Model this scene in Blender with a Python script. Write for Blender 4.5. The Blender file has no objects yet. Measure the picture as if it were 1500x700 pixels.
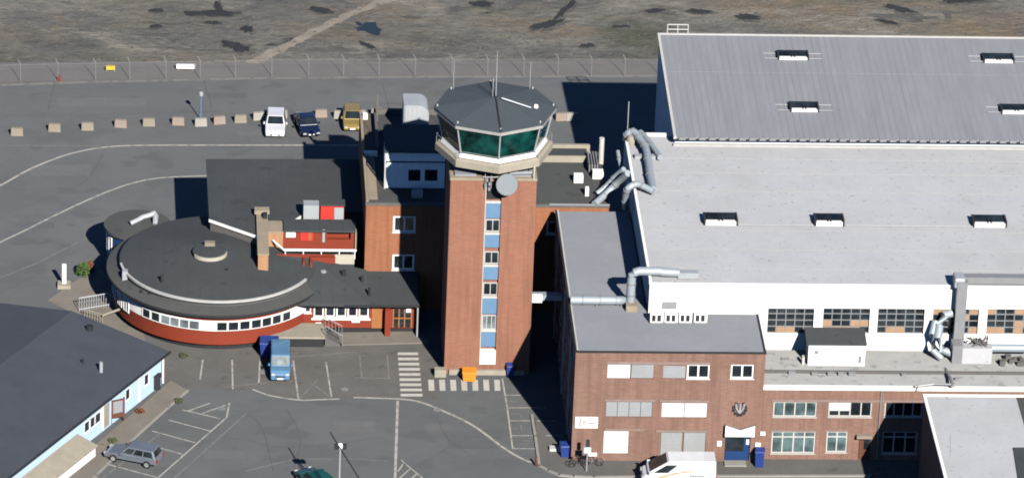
import bpy, bmesh, math, random
from math import sin, cos, pi, radians, hypot
from mathutils import Vector, Matrix
random.seed(7)
scn = bpy.context.scene
col = scn.collection

# ------------------------------------------------------------------ camera
FPX, TH, ROLL, YAW, DIST = 8500.0, radians(25.5), radians(2.27), radians(4.06), 500.0
W_ = Vector((sin(YAW)*cos(TH), cos(YAW)*cos(TH), -sin(TH)))
r0 = Vector((cos(YAW), -sin(YAW), 0)); u0 = r0.cross(W_)
R_ = cos(ROLL)*r0 + sin(ROLL)*u0
U_ = -sin(ROLL)*r0 + cos(ROLL)*u0
C_ = -DIST*W_
def ray(px, py): return W_ + R_*((px-750)/FPX) - U_*((py-350)/FPX)
def gp(px, py, z=0.0):
    d = ray(px, py); return C_ + d*((z-C_.z)/d.z)
def g2(px, py, z=0.0):
    p = gp(px, py, z); return (p.x, p.y)
def onp(px, py, O, n):
    d = ray(px, py); n = Vector((n[0], n[1], 0)); O = Vector((O[0], O[1], 0))
    return C_ + d*((O-C_).dot(n)/d.dot(n))
cam = bpy.data.cameras.new('camera'); co = bpy.data.objects.new('camera', cam); col.objects.link(co)
m = Matrix((R_, U_, -W_)).transposed().to_4x4(); m.translation = C_; co.matrix_world = m
cam.sensor_width = 36; cam.lens = FPX/1500*36; cam.clip_start = 1; cam.clip_end = 6000
scn.camera = co

# ------------------------------------------------------------------ light
AZ, EL = radians(16.2), radians(32.4)
S_ = Vector((-sin(AZ)*cos(EL), cos(AZ)*cos(EL), -sin(EL)))
sun = bpy.data.lights.new('sun', 'SUN'); so = bpy.data.objects.new('sun', sun); col.objects.link(so)
so.rotation_euler = S_.to_track_quat('-Z', 'Y').to_euler()
sun.energy = 5.0; sun.angle = radians(0.5); sun.color = (1, 0.955, 0.89)
w = bpy.data.worlds.new('World'); scn.world = w; w.use_nodes = True
nt = w.node_tree; nt.nodes.clear()
sky = nt.nodes.new('ShaderNodeTexSky'); sky.sky_type = 'NISHITA'; sky.sun_disc = False
sky.sun_elevation = EL; sky.sun_rotation = radians(163.8); sky.altitude = 1200; sky.air_density = 0.8; sky.dust_density = 0.0; sky.ozone_density = 9.0
bg = nt.nodes.new('ShaderNodeBackground'); bg.inputs[1].default_value = 0.05
ow = nt.nodes.new('ShaderNodeOutputWorld')
nt.links.new(sky.outputs[0], bg.inputs[0]); nt.links.new(bg.outputs[0], ow.inputs[0])
vs = scn.view_settings; vs.view_transform = 'Standard'; vs.look = 'None'; vs.gamma = 1; vs.exposure = 0.97; vs.use_curve_mapping = False
scn.render.filter_size = 1.7
try: scn.cycles.diffuse_bounces = 0; scn.cycles.filter_width = 1.9
except Exception: pass

# ------------------------------------------------------------------ materials
def mat(name, c, rough=0.8, var=0.15, scale=0.6, fine=0.08, fscale=6.0, metal=0.0, stretch=(1,1,1), tint=None, spots=None, brick=None, seam=None, bump=0.0, bscale=8.0, spec=0.3):
    M = bpy.data.materials.new(name); M.use_nodes = True; t = M.node_tree; N = t.nodes; L = t.links
    b = N['Principled BSDF']; b.inputs['Roughness'].default_value = rough; b.inputs['Metallic'].default_value = metal
    b.inputs['Specular IOR Level'].default_value = spec
    tc = N.new('ShaderNodeTexCoord'); mp = N.new('ShaderNodeMapping'); mp.inputs['Scale'].default_value = stretch
    L.new(tc.outputs['Object'], mp.inputs[0])
    def rgb(k): return tuple(min(1, max(0, x*k)) for x in c)+(1,)
    def noise(sc, det=9, ro=0.7):
        n = N.new('ShaderNodeTexNoise'); n.inputs['Scale'].default_value = sc; n.inputs['Detail'].default_value = det; n.inputs['Roughness'].default_value = ro
        L.new(mp.outputs[0], n.inputs['Vector']); return n.outputs['Fac']
    def ramp(f, a, bb):
        r = N.new('ShaderNodeMapRange'); r.inputs[1].default_value = a; r.inputs[2].default_value = bb; L.new(f, r.inputs[0]); return r.outputs[0]
    def mix(f, a, bb, blend='MIX'):
        x = N.new('ShaderNodeMix'); x.data_type = 'RGBA'; x.blend_type = blend
        if isinstance(f, float): x.inputs[0].default_value = f
        else: L.new(f, x.inputs[0])
        for i, q in ((6, a), (7, bb)):
            if isinstance(q, tuple): x.inputs[i].default_value = q
            else: L.new(q, x.inputs[i])
        return x.outputs[2]
    cc = mix(ramp(noise(scale), 0.3, 0.7), rgb(1-var), rgb(1+var))
    if tint: cc = mix(ramp(noise(tint[1]), tint[2], tint[2]+tint[3]), cc, tuple(tint[0])+(1,))
    if brick:
        bt = N.new('ShaderNodeTexBrick'); bt.inputs['Scale'].default_value = 1; bt.inputs['Brick Width'].default_value = 0.5; bt.inputs['Row Height'].default_value = 0.15; bt.inputs['Mortar Size'].default_value = 0.02
        bt.inputs['Color1'].default_value = (brick[0],)*3+(1,); bt.inputs['Color2'].default_value = (brick[1],)*3+(1,); bt.inputs['Mortar'].default_value = (brick[2],)*3+(1,)
        cx = N.new('ShaderNodeSeparateXYZ'); L.new(tc.outputs['Object'], cx.inputs[0])
        ad = N.new('ShaderNodeMath'); L.new(cx.outputs[0], ad.inputs[0]); L.new(cx.outputs[1], ad.inputs[1])
        cb = N.new('ShaderNodeCombineXYZ'); L.new(ad.outputs[0], cb.inputs[0]); L.new(cx.outputs[2], cb.inputs[1])
        L.new(cb.outputs[0], bt.inputs['Vector']); cc = mix(1.0, cc, bt.outputs[0], 'MULTIPLY')
        # vertical weathering streaks
        mp2 = N.new('ShaderNodeMapping'); mp2.inputs['Scale'].default_value = (2.2, 2.2, 0.12); L.new(tc.outputs['Object'], mp2.inputs[0])
        n2 = N.new('ShaderNodeTexNoise'); n2.inputs['Scale'].default_value = 1.3; n2.inputs['Detail'].default_value = 5; L.new(mp2.outputs[0], n2.inputs['Vector'])
        cc = mix(ramp(n2.outputs['Fac'], 0.45, 0.75), cc, rgb(0.72))
    if seam:
        ax, per, wid, k = seam
        cx = N.new('ShaderNodeSeparateXYZ'); L.new(tc.outputs['Object'], cx.inputs[0])
        mo = N.new('ShaderNodeMath'); mo.operation = 'PINGPONG'; mo.inputs[1].default_value = per/2; L.new(cx.outputs[ax], mo.inputs[0])
        lt = N.new('ShaderNodeMapRange'); lt.inputs[1].default_value = 0; lt.inputs[2].default_value = wid; lt.inputs[3].default_value = 1; lt.inputs[4].default_value = 0; L.new(mo.outputs[0], lt.inputs[0])
        ns = ramp(noise(0.25, 3), 0.35, 0.65)
        mm = N.new('ShaderNodeMath'); mm.operation = 'MULTIPLY'; L.new(lt.outputs[0], mm.inputs[0]); L.new(ns, mm.inputs[1])
        cc = mix(mm.outputs[0], cc, rgb(k))
    if spots:
        sc, th, sw, k = spots
        cc = mix(ramp(noise(sc, 2, 0.5), th, th+sw), cc, rgb(k) if isinstance(k, float) else tuple(k)+(1,))
    cc = mix(ramp(noise(fscale, 3, 0.7), 0.25, 0.75), mix(0.5, cc, rgb(1-2*fine)), cc) if fine else cc
    L.new(cc, b.inputs['Base Color'])
    if bump:
        bp = N.new('ShaderNodeBump'); bp.inputs['Strength'].default_value = bump; bp.inputs['Distance'].default_value = 0.1
        L.new(noise(bscale, 6, 0.65), bp.inputs['Height']); L.new(bp.outputs[0], b.inputs['Normal'])
    return M
M = {}
def dirt(name):
    X = bpy.data.materials.new(name); X.use_nodes = True; t = X.node_tree; N = t.nodes; L = t.links; b = N['Principled BSDF']
    b.inputs['Roughness'].default_value = 0.95; b.inputs['Specular IOR Level'].default_value = 0.1
    tc = N.new('ShaderNodeTexCoord')
    def no(sc, stretch, det, ro, lo, hi, dist=0.0, off=0.0):
        mp = N.new('ShaderNodeMapping'); mp.inputs['Scale'].default_value = stretch; mp.inputs['Location'].default_value = (off, off*0.7, 0); mp.inputs['Rotation'].default_value = (0, 0, 0.12)
        L.new(tc.outputs['Object'], mp.inputs[0]); n = N.new('ShaderNodeTexNoise'); n.inputs['Scale'].default_value = sc; n.inputs['Detail'].default_value = det; n.inputs['Roughness'].default_value = ro; n.inputs['Distortion'].default_value = dist
        L.new(mp.outputs[0], n.inputs['Vector']); r = N.new('ShaderNodeMapRange'); r.inputs[1].default_value = lo; r.inputs[2].default_value = hi; L.new(n.outputs['Fac'], r.inputs[0]); return r.outputs[0], n.outputs['Fac']
    def mix(f, a, c, bl='MIX'):
        x = N.new('ShaderNodeMix'); x.data_type = 'RGBA'; x.blend_type = bl
        if isinstance(f, float): x.inputs[0].default_value = f
        else: L.new(f, x.inputs[0])
        for k, q in ((6, a), (7, c)):
            if isinstance(q, tuple): x.inputs[k].default_value = q+(1,)
            else: L.new(q, x.inputs[k])
        return x.outputs[2]
    c = mix(no(0.11, (0.7,1,1), 12, 0.72, 0.36, 0.64)[0], (0.072,0.075,0.074), (0.165,0.157,0.138))
    c = mix(no(0.05, (0.6,1,1), 12, 0.75, 0.5, 0.62, 0.6, 13)[0], c, (0.162,0.13,0.094))
    c = mix(no(0.16, (0.35,1,1), 12, 0.75, 0.53, 0.62, 0.8, 41)[0], c, (0.19,0.176,0.15))
    c = mix(no(0.07, (0.6,1,1), 12, 0.7, 0.52, 0.66, 0.3, 77)[0], c, (0.075,0.078,0.058))
    c = mix(no(0.22, (0.3,1,1), 12, 0.72, 0.62, 0.67, 1.2, 5)[0], c, (0.028,0.03,0.032))
    f, raw = no(1.6, (0.6,1,1), 8, 0.8, 0.3, 0.7, 0.0, 3)
    c = mix(f, mix(1.0, c, (0.74,0.74,0.74), 'MULTIPLY'), mix(1.0, c, (1.42,1.42,1.4), 'MULTIPLY'))
    L.new(c, b.inputs['Base Color'])
    bp = N.new('ShaderNodeBump'); bp.inputs['Strength'].default_value = 1.0; bp.inputs['Distance'].default_value = 0.5; L.new(no(0.6, (0.6,1,1), 10, 0.75, 0, 1)[1], bp.inputs['Height']); L.new(bp.outputs[0], b.inputs['Normal'])
    return X
M['dirt'] = dirt('dirt')
M['damp_soil'] = mat('damp_soil', (0.075, 0.074, 0.068), 0.95, 0.4, 0.5, 0.15, 1.5, tint=((0.135, 0.125, 0.105), 0.5, 0.48, 0.2))
M['gravel'] = mat('gravel', (0.115, 0.11, 0.105), 0.95, 0.12, 0.3, 0.1, 2.5)
M['stone'] = mat('stone', (0.07, 0.068, 0.06), 0.95, 0.5, 0.8)
M['track'] = mat('track', (0.2, 0.178, 0.145), 0.95, 0.3, 0.5)
M['rock'] = mat('rock', (0.022, 0.024, 0.026), 0.9, 0.4, 0.6, bump=0.8, bscale=1.0)
M['asphalt'] = mat('asphalt', (0.102, 0.106, 0.107), 0.92, 0.13, 0.09, 0.07, 1.6, tint=((0.087, 0.09, 0.092), 0.16, 0.5, 0.12), spots=(0.4, 0.6, 0.07, 0.82), bump=0.1, bscale=10, stretch=(0.7, 1, 1))
M['asphalt_patch'] = mat('asphalt_patch', (0.091, 0.094, 0.096), 0.93, 0.12, 0.5, 0.08, 2.5)
M['asphalt_pale'] = mat('asphalt_pale', (0.113, 0.115, 0.114), 0.93, 0.12, 0.5, 0.08, 2.5)
M['tar'] = mat('tar', (0.078, 0.08, 0.081), 0.8, 0.2, 1.5)
M['asphalt_worn'] = mat('asphalt_worn', (0.106, 0.101, 0.094), 0.92, 0.2, 0.3, 0.08, 2.5, spots=(0.7, 0.62, 0.06, 0.75), bump=0.08, bscale=12)
M['paving'] = mat('paving', (0.165, 0.148, 0.125), 0.9, 0.18, 0.35, 0.08, 2.0, tint=((0.1, 0.105, 0.07), 0.5, 0.58, 0.1))
M['kerb'] = mat('kerb', (0.24, 0.23, 0.205), 0.85, 0.12, 0.8)
M['paint'] = mat('paint', (0.33, 0.315, 0.28), 0.8, 0.15, 1.0, spots=(1.6, 0.5, 0.18, (0.15, 0.145, 0.135)))
M['paint_zebra'] = mat('paint_zebra', (0.42, 0.40, 0.36), 0.8, 0.12, 1.0, spots=(2.0, 0.6, 0.15, (0.2, 0.195, 0.18)))
M['paint_faint'] = mat('paint_faint', (0.165, 0.16, 0.148), 0.85, 0.1, 1.2, spots=(1.2, 0.5, 0.1, (0.115, 0.11, 0.105)))
M['brick_tower'] = mat('brick_tower', (0.222, 0.104, 0.069), 0.9, 0.1, 0.35, 0.05, 5, brick=(1.08, 0.88, 1.15), spec=0.15)
M['brick'] = mat('brick', (0.176, 0.104, 0.08), 0.9, 0.2, 0.3, 0.06, 4, brick=(1.12, 0.84, 1.3), spec=0.15)
M['brick_block'] = mat('brick_block', (0.235, 0.098, 0.052), 0.9, 0.1, 0.35, 0.05, 5, brick=(1.08, 0.88, 1.15), spec=0.15)
M['brick_light'] = mat('brick_light', (0.33, 0.185, 0.10), 0.9, 0.12, 0.5, 0.06, 4, brick=(1.05, 0.9, 1.1), spec=0.15)
M['fascia_grey'] = mat('fascia_grey', (0.27, 0.265, 0.25), 0.7, 0.12, 1.2)
M['stone_cap'] = mat('stone_cap', (0.25, 0.205, 0.15), 0.9, 0.15, 0.8)
M['felt'] = mat('felt', (0.042, 0.047, 0.049), 0.9, 0.2, 0.25, 0.06, 3, seam=(0, 1.0, 0.05, 0.78), spots=(0.9, 0.66, 0.05, 0.75))
M['felt_brown'] = mat('felt_brown', (0.058, 0.06, 0.058), 0.9, 0.12, 0.3, 0.06, 3, spots=(0.9, 0.63, 0.06, 0.75))
M['felt_house'] = mat('felt_house', (0.044, 0.05, 0.062), 0.85, 0.16, 0.3, 0.05, 3)
M['felt_cab'] = mat('felt_cab', (0.05, 0.061, 0.07), 0.85, 0.1, 0.4, 0.05, 3)
M['felt_deck'] = mat('felt_deck', (0.10, 0.085, 0.07), 0.9, 0.15, 0.5)
M['membrane'] = mat('membrane', (0.375, 0.38, 0.388), 0.75, 0.07, 0.3, 0.05, 2.2, seam=(1, 1.5, 0.05, 0.86), spots=(3.0, 0.672, 0.02, 0.58), tint=((0.325, 0.327, 0.328), 0.2, 0.5, 0.25))
M['membrane_grey'] = mat('membrane_grey', (0.21, 0.22, 0.238), 0.8, 0.1, 0.25, 0.04, 2, tint=((0.2, 0.195, 0.19), 0.3, 0.6, 0.12))
M['membrane_old'] = mat('membrane_old', (0.345, 0.345, 0.33), 0.9, 0.13, 0.6, 0.07, 2, tint=((0.17, 0.16, 0.14), 0.5, 0.58, 0.14), spots=(1.4, 0.62, 0.05, 0.62))
M['hangar_roof'] = mat('hangar_roof', (0.2, 0.208, 0.221), 0.6, 0.12, 0.9, 0.06, 3, seam=(0, 0.58, 0.1, 0.74), stretch=(1, 0.12, 1), spec=0.3)
M['hangar_wall'] = mat('hangar_wall', (0.5, 0.55, 0.6), 0.7, 0.05, 0.4, 0.03)
M['white'] = mat('white', (0.74, 0.74, 0.72), 0.6, 0.04, 0.7, 0.03)
M['white_wall'] = mat('white_wall', (0.7, 0.69, 0.665), 0.8, 0.05, 0.3, 0.03, 3)
M['upstand'] = mat('upstand', (0.36, 0.358, 0.34), 0.8, 0.15, 1.2)
M['cream'] = mat('cream', (0.36, 0.33, 0.27), 0.8, 0.1, 0.8)
M['white_trim'] = mat('white_trim', (0.42, 0.41, 0.385), 0.7, 0.12, 0.9)
M['lintel_stone'] = mat('lintel_stone', (0.2, 0.145, 0.125), 0.9, 0.2, 1.5)
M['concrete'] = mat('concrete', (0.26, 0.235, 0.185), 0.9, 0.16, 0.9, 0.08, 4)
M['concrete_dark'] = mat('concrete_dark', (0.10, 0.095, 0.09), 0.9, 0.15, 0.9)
M['barrier_tan'] = mat('barrier_tan', (0.205, 0.18, 0.14), 0.9, 0.12, 1.2)
M['barrier_pink'] = mat('barrier_pink', (0.225, 0.18, 0.15), 0.9, 0.12, 1.2)
M['barrier_pale'] = mat('barrier_pale', (0.26, 0.25, 0.222), 0.9, 0.12, 1.2)
M['red'] = mat('red', (0.175, 0.028, 0.012), 0.7, 0.12, 0.6, 0.05)
M['red_bright'] = mat('red_bright', (0.42, 0.03, 0.02), 0.6, 0.08, 0.6)
M['timber'] = mat('timber', (0.26, 0.105, 0.035), 0.7, 0.15, 1.2)
M['timber_dark'] = mat('timber_dark', (0.10, 0.04, 0.025), 0.7, 0.15, 1.2)
M['plywood'] = mat('plywood', (0.30, 0.185, 0.11), 0.8, 0.15, 1.0)
M['blue_panel'] = mat('blue_panel', (0.10, 0.185, 0.29), 0.6, 0.08, 0.8)
M['blue_wall'] = mat('blue_wall', (0.40, 0.53, 0.70), 0.7, 0.05, 0.6, 0.03)
M['blue_clad'] = mat('blue_clad', (0.80, 0.82, 0.84), 0.6, 0.05, 0.6, seam=(0, 0.62, 0.04, 0.75))
M['shutter'] = mat('shutter', (0.24, 0.25, 0.255), 0.6, 0.08, 0.9, seam=(2, 0.3, 0.04, 0.9))
M['shutter_white'] = mat('shutter_white', (0.5, 0.5, 0.49), 0.6, 0.12, 0.9, seam=(2, 0.25, 0.03, 0.92))
M['metal'] = mat('metal', (0.34, 0.36, 0.375), 0.5, 0.1, 0.8, metal=0.25)
M['duct'] = mat('duct', (0.28, 0.32, 0.345), 0.5, 0.1, 0.9, metal=0.2)
M['radome'] = mat('radome', (0.155, 0.175, 0.185), 0.7, 0.06, 1.0)
M['steel'] = mat('steel', (0.23, 0.235, 0.24), 0.55, 0.1, 1.0, metal=0.3)
M['dark'] = mat('dark', (0.02, 0.021, 0.023), 0.7, 0.2, 1)
M['tyre'] = mat('tyre', (0.012, 0.012, 0.013), 0.9, 0.1, 3)
M['rim'] = mat('rim', (0.45, 0.45, 0.46), 0.35, 0.05, 3, metal=0.6)
M['orange'] = mat('orange', (0.62, 0.21, 0.02), 0.6, 0.08, 1.2)
M['yellow'] = mat('yellow', (0.55, 0.38, 0.03), 0.6, 0.05, 1.2)
M['blue_bin'] = mat('blue_bin', (0.013, 0.035, 0.17), 0.5, 0.08, 1.2, spec=0.5)
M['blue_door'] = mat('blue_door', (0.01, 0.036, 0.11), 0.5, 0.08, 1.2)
M['leaf'] = mat('leaf', (0.045, 0.085, 0.018), 0.8, 0.4, 2.5)
M['leaf_red'] = mat('leaf_red', (0.12, 0.045, 0.02), 0.8, 0.4, 2.5)
M['weed'] = mat('weed', (0.06, 0.066, 0.035), 0.9, 0.3, 2.5)
M['bark'] = mat('bark', (0.08, 0.055, 0.035), 0.9, 0.3, 3)
def gloss(name, c, rough, spec=0.5, coat=0.0, metal=0.0, var=0.0):
    X = bpy.data.materials.new(name); X.use_nodes = True; b = X.node_tree.nodes['Principled BSDF']
    b.inputs['Base Color'].default_value = c+(1,); b.inputs['Roughness'].default_value = rough; b.inputs['Metallic'].default_value = metal
    b.inputs['Specular IOR Level'].default_value = spec; b.inputs['Coat Weight'].default_value = coat; b.inputs['Coat Roughness'].default_value = 0.05
    N = X.node_tree.nodes; L = X.node_tree.links
    tc = N.new('ShaderNodeTexCoord'); n = N.new('ShaderNodeTexNoise'); n.inputs['Scale'].default_value = 0.9; n.inputs['Detail'].default_value = 3
    L.new(tc.outputs['Object'], n.inputs['Vector'])
    mx = N.new('ShaderNodeMix'); mx.data_type = 'RGBA'; mx.inputs[6].default_value = tuple(x*(1-var) for x in c)+(1,); mx.inputs[7].default_value = tuple(min(1, x*(1+var)) for x in c)+(1,)
    rr = N.new('ShaderNodeMapRange'); rr.inputs[1].default_value = 0.35; rr.inputs[2].default_value = 0.65
    L.new(n.outputs['Fac'], rr.inputs[0]); L.new(rr.outputs[0], mx.inputs[0]); L.new(mx.outputs[2], b.inputs['Base Color'])
    return X
M['glass'] = gloss('glass', (0.012, 0.017, 0.021), 0.08, 0.5, var=0.5)
M['glass_grey'] = gloss('glass_grey', (0.055, 0.085, 0.09), 0.15, 0.5, var=0.6)
M['glass_blind'] = gloss('glass_blind', (0.13, 0.155, 0.165), 0.25, 0.4, var=0.5)
M['glass_teal'] = gloss('glass_teal', (0.003, 0.030, 0.026), 0.06, 0.35, var=0.8)
M['car_white'] = gloss('car_white', (0.5, 0.51, 0.525), 0.35, 0.5, 0.6, var=0.04)
M['car_navy'] = gloss('car_navy', (0.006, 0.011, 0.035), 0.3, 0.5, 0.8, var=0.1)
M['car_gold'] = gloss('car_gold', (0.27, 0.20, 0.06), 0.35, 0.5, 0.6, 0.3, var=0.05)
M['car_silver'] = gloss('car_silver', (0.17, 0.19, 0.215), 0.32, 0.5, 0.7, 0.4, var=0.05)
M['car_green'] = gloss('car_green', (0.006, 0.055, 0.035), 0.3, 0.5, 0.8, var=0.1)
M['car_blue'] = gloss('car_blue', (0.075, 0.165, 0.27), 0.4, 0.5, 0.5, var=0.08)
M['lamp_glass'] = gloss('lamp_glass', (0.42, 0.42, 0.4), 0.15, 0.6)
M['red_glass'] = gloss('red_glass', (0.25, 0.01, 0.01), 0.2, 0.5)
# chain-link mesh: mostly open
X = bpy.data.materials.new('chain_link'); X.use_nodes = True; N = X.node_tree.nodes; L = X.node_tree.links
tr = N.new('ShaderNodeBsdfTransparent'); ms = N.new('ShaderNodeMixShader'); ms.inputs[0].default_value = 0.05
N['Principled BSDF'].inputs['Base Color'].default_value = (0.3, 0.3, 0.31, 1)
L.new(tr.outputs[0], ms.inputs[1]); L.new(N['Principled BSDF'].outputs[0], ms.inputs[2]); L.new(ms.outputs[0], N['Material Output'].inputs[0]); M['chain_link'] = X

# ------------------------------------------------------------------ mesh builder
class MB:
    def __init__(s): s.v = []; s.f = []
    def add(s, vs, fs):
        o = len(s.v); s.v += [tuple(p) for p in vs]; s.f += [tuple(i+o for i in f) for f in fs]; return s
    def hexa(s, p): return s.add(p, [(3,2,1,0),(4,5,6,7),(0,1,5,4),(1,2,6,5),(2,3,7,6),(3,0,4,7)])
    def box(s, x0, x1, y0, y1, z0, z1):
        return s.hexa([(x0,y0,z0),(x1,y0,z0),(x1,y1,z0),(x0,y1,z0),(x0,y0,z1),(x1,y0,z1),(x1,y1,z1),(x0,y1,z1)])
    def fb(s, F, a0, a1, d0, d1, z0, z1):     # box in a facade frame: along u, outwards n
        O, u, n = F
        q = lambda a, d, z: (O[0]+u[0]*a+n[0]*d, O[1]+u[1]*a+n[1]*d, z)
        return s.hexa([q(a0,d1,z0),q(a1,d1,z0),q(a1,d0,z0),q(a0,d0,z0),q(a0,d1,z1),q(a1,d1,z1),q(a1,d0,z1),q(a0,d0,z1)])
    def prism(s, poly, z0, z1):
        n = len(poly); z0 = z0 if isinstance(z0, (list, tuple)) else [z0]*n; z1 = z1 if isinstance(z1, (list, tuple)) else [z1]*n
        a = sum(poly[i][0]*poly[(i+1)%n][1]-poly[(i+1)%n][0]*poly[i][1] for i in range(n))
        if a < 0: poly = poly[::-1]; z0 = z0[::-1]; z1 = z1[::-1]
        vs = [(p[0], p[1], z) for p, z in zip(poly, z0)]+[(p[0], p[1], z) for p, z in zip(poly, z1)]
        return s.add(vs, [tuple(range(n-1,-1,-1)), tuple(range(n, 2*n))]+[(i,(i+1)%n,n+(i+1)%n,n+i) for i in range(n)])
    def sheet(s, poly, z):
        n = len(poly); a = sum(poly[i][0]*poly[(i+1)%n][1]-poly[(i+1)%n][0]*poly[i][1] for i in range(n))
        if a < 0: poly = poly[::-1]
        return s.add([(p[0], p[1], z) for p in poly], [tuple(range(n))])
    def lathe(s, cx, cy, prof, n=24, a0=0, a1=360, ph=0):     # prof: list of (r, z) going round; closed solid if full turn
        full = abs(a1-a0) >= 360; k = n if full else n+1; o = []
        for i in range(k):
            a = radians(ph+a0+(a1-a0)*i/n)
            for r, z in prof: o.append((cx+r*cos(a), cy+r*sin(a), z))
        P = len(prof); fs = []
        for i in range(n):
            j = (i+1) % k
            for q in range(P-1): fs.append((i*P+q, j*P+q, j*P+q+1, i*P+q+1))
        if full:
            if prof[0][0] > 0: fs.append(tuple(i*P for i in range(k))[::-1])
            if prof[-1][0] > 0: fs.append(tuple(i*P+P-1 for i in range(k)))
        return s.add(o, fs)
    def arc(s, cx, cy, r0, r1, z0, z1, a0, a1, n=48):         # thick curved wall
        pr = [(r0, z0), (r1, z0), (r1, z1), (r0, z1), (r0, z0)]
        s.lathe(cx, cy, pr, n, a0, a1)
        for a in ((a0, a1) if a1-a0 < 360 else ()):
            c, q = cos(radians(a)), sin(radians(a))
            s.add([(cx+r*c, cy+r*q, z) for r, z in pr[:4]], [(0,1,2,3)])
        return s
    def cyl(s, x, y, r, z0, z1, n=12, r2=None): return s.lathe(x, y, [(r, z0), (r if r2 is None else r2, z1)], n)
    def tube(s, pts, r, n=8):
        pts = [Vector(p) for p in pts]; o = []; k = len(pts)
        for i, p in enumerate(pts):
            d = (pts[min(i+1, k-1)]-pts[max(i-1, 0)]).normalized()
            up = Vector((0, 0, 1)) if abs(d.z) < 0.9 else Vector((0, 1, 0))
            a = d.cross(up).normalized(); b = a.cross(d)
            rr = r[i] if isinstance(r, (list, tuple)) else r
            for j in range(n):
                t = 2*pi*j/n; o.append(p+(a*cos(t)+b*sin(t))*rr)
        fs = [(i*n+j, i*n+(j+1)%n, (i+1)*n+(j+1)%n, (i+1)*n+j) for i in range(k-1) for j in range(n)]
        fs += [tuple(range(n))[::-1], tuple((k-1)*n+j for j in range(n))]
        return s.add(o, fs)
    def strip(s, pts, wd, z):       # flat painted line
        pts = [Vector((p[0], p[1])) for p in pts]; k = len(pts); o = []
        for i, p in enumerate(pts):
            d = (pts[min(i+1, k-1)]-pts[max(i-1, 0)]).normalized(); q = Vector((-d.y, d.x))*wd/2
            o += [(p.x+q.x, p.y+q.y, z), (p.x-q.x, p.y-q.y, z)]
        return s.add(o, [(2*i, 2*i+1, 2*i+3, 2*i+2) for i in range(k-1)])
    def wallholes(s, F, a0, a1, z0, z1, holes, depth=0.18):
        O, u, n = F
        q = lambda a, d, z: (O[0]+u[0]*a+n[0]*d, O[1]+u[1]*a+n[1]*d, z)
        A = sorted({a0, a1, *[h[i] for h in holes for i in (0, 1)]}); Z = sorted({z0, z1, *[h[i] for h in holes for i in (2, 3)]})
        for i in range(len(A)-1):
            for j in range(len(Z)-1):
                ca, cz = (A[i]+A[i+1])/2, (Z[j]+Z[j+1])/2
                if any(h[0] < ca < h[1] and h[2] < cz < h[3] for h in holes): continue
                s.add([q(A[i],0,Z[j]), q(A[i+1],0,Z[j]), q(A[i+1],0,Z[j+1]), q(A[i],0,Z[j+1])], [(0,1,2,3)])
        for h in holes:
            b = [(h[0],h[2]),(h[1],h[2]),(h[1],h[3]),(h[0],h[3])]
            for i in range(4):
                (p, pz), (r, rz) = b[i], b[(i+1)%4]
                s.add([q(p,0,pz), q(p,-depth,pz), q(r,-depth,rz), q(r,0,rz)], [(0,1,2,3)])
            s.add([q(*x) for x in ((h[0],-depth,h[2]),(h[1],-depth,h[2]),(h[1],-depth,h[3]),(h[0],-depth,h[3]))], [(0,1,2,3)])
        return s
    def build(s, name, m, parent=None, smooth=False, bevel=0.0):
        me = bpy.data.meshes.new(name); me.from_pydata(s.v, [], s.f); me.update()
        o = bpy.data.objects.new(name, me); col.objects.link(o)
        o.data.materials.append(M[m] if isinstance(m, str) else m)
        if smooth:
            for p in me.polygons: p.use_smooth = True
            try: me.set_sharp_from_angle(angle=radians(40))
            except Exception: pass
        if bevel:
            b = o.modifiers.new('bevel', 'BEVEL'); b.width = bevel; b.segments = 2; b.limit_method = 'ANGLE'; b.angle_limit = radians(35)
        if parent is not None:
            o.parent = parent
            if parent.type == 'EMPTY' and not parent.get('_local'): o.matrix_parent_inverse = Matrix.Translation(-Vector(parent.location))
        return o
def tag(o, label, cat, group=None):
    o['label'] = label; o['category'] = cat
    if group: o['group'] = group
    return o
def root(name, label, cat, loc=(0,0,0), group=None, local=False, rz=0):
    o = bpy.data.objects.new(name, None); col.objects.link(o); o.location = loc; o.rotation_euler.z = rz; o.empty_display_size = 0.5
    if local: o['_local'] = 1
    return tag(o, label, cat, group)
def struct(o): o['kind'] = 'structure'; return o
def dup(r, loc, rz=None, label=None):
    c = r.copy(); col.objects.link(c); c.location = loc
    if rz is not None: c.rotation_euler.z = rz
    if label: c['label'] = label
    for ch in list(r.children):
        d = ch.copy(); col.objects.link(d); d.parent = c
        for g in list(ch.children):
            e = g.copy(); col.objects.link(e); e.parent = d
    return c
def B(x0, x1, y0, y1, z0, z1): return MB().box(x0, x1, y0, y1, z0, z1)

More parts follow.
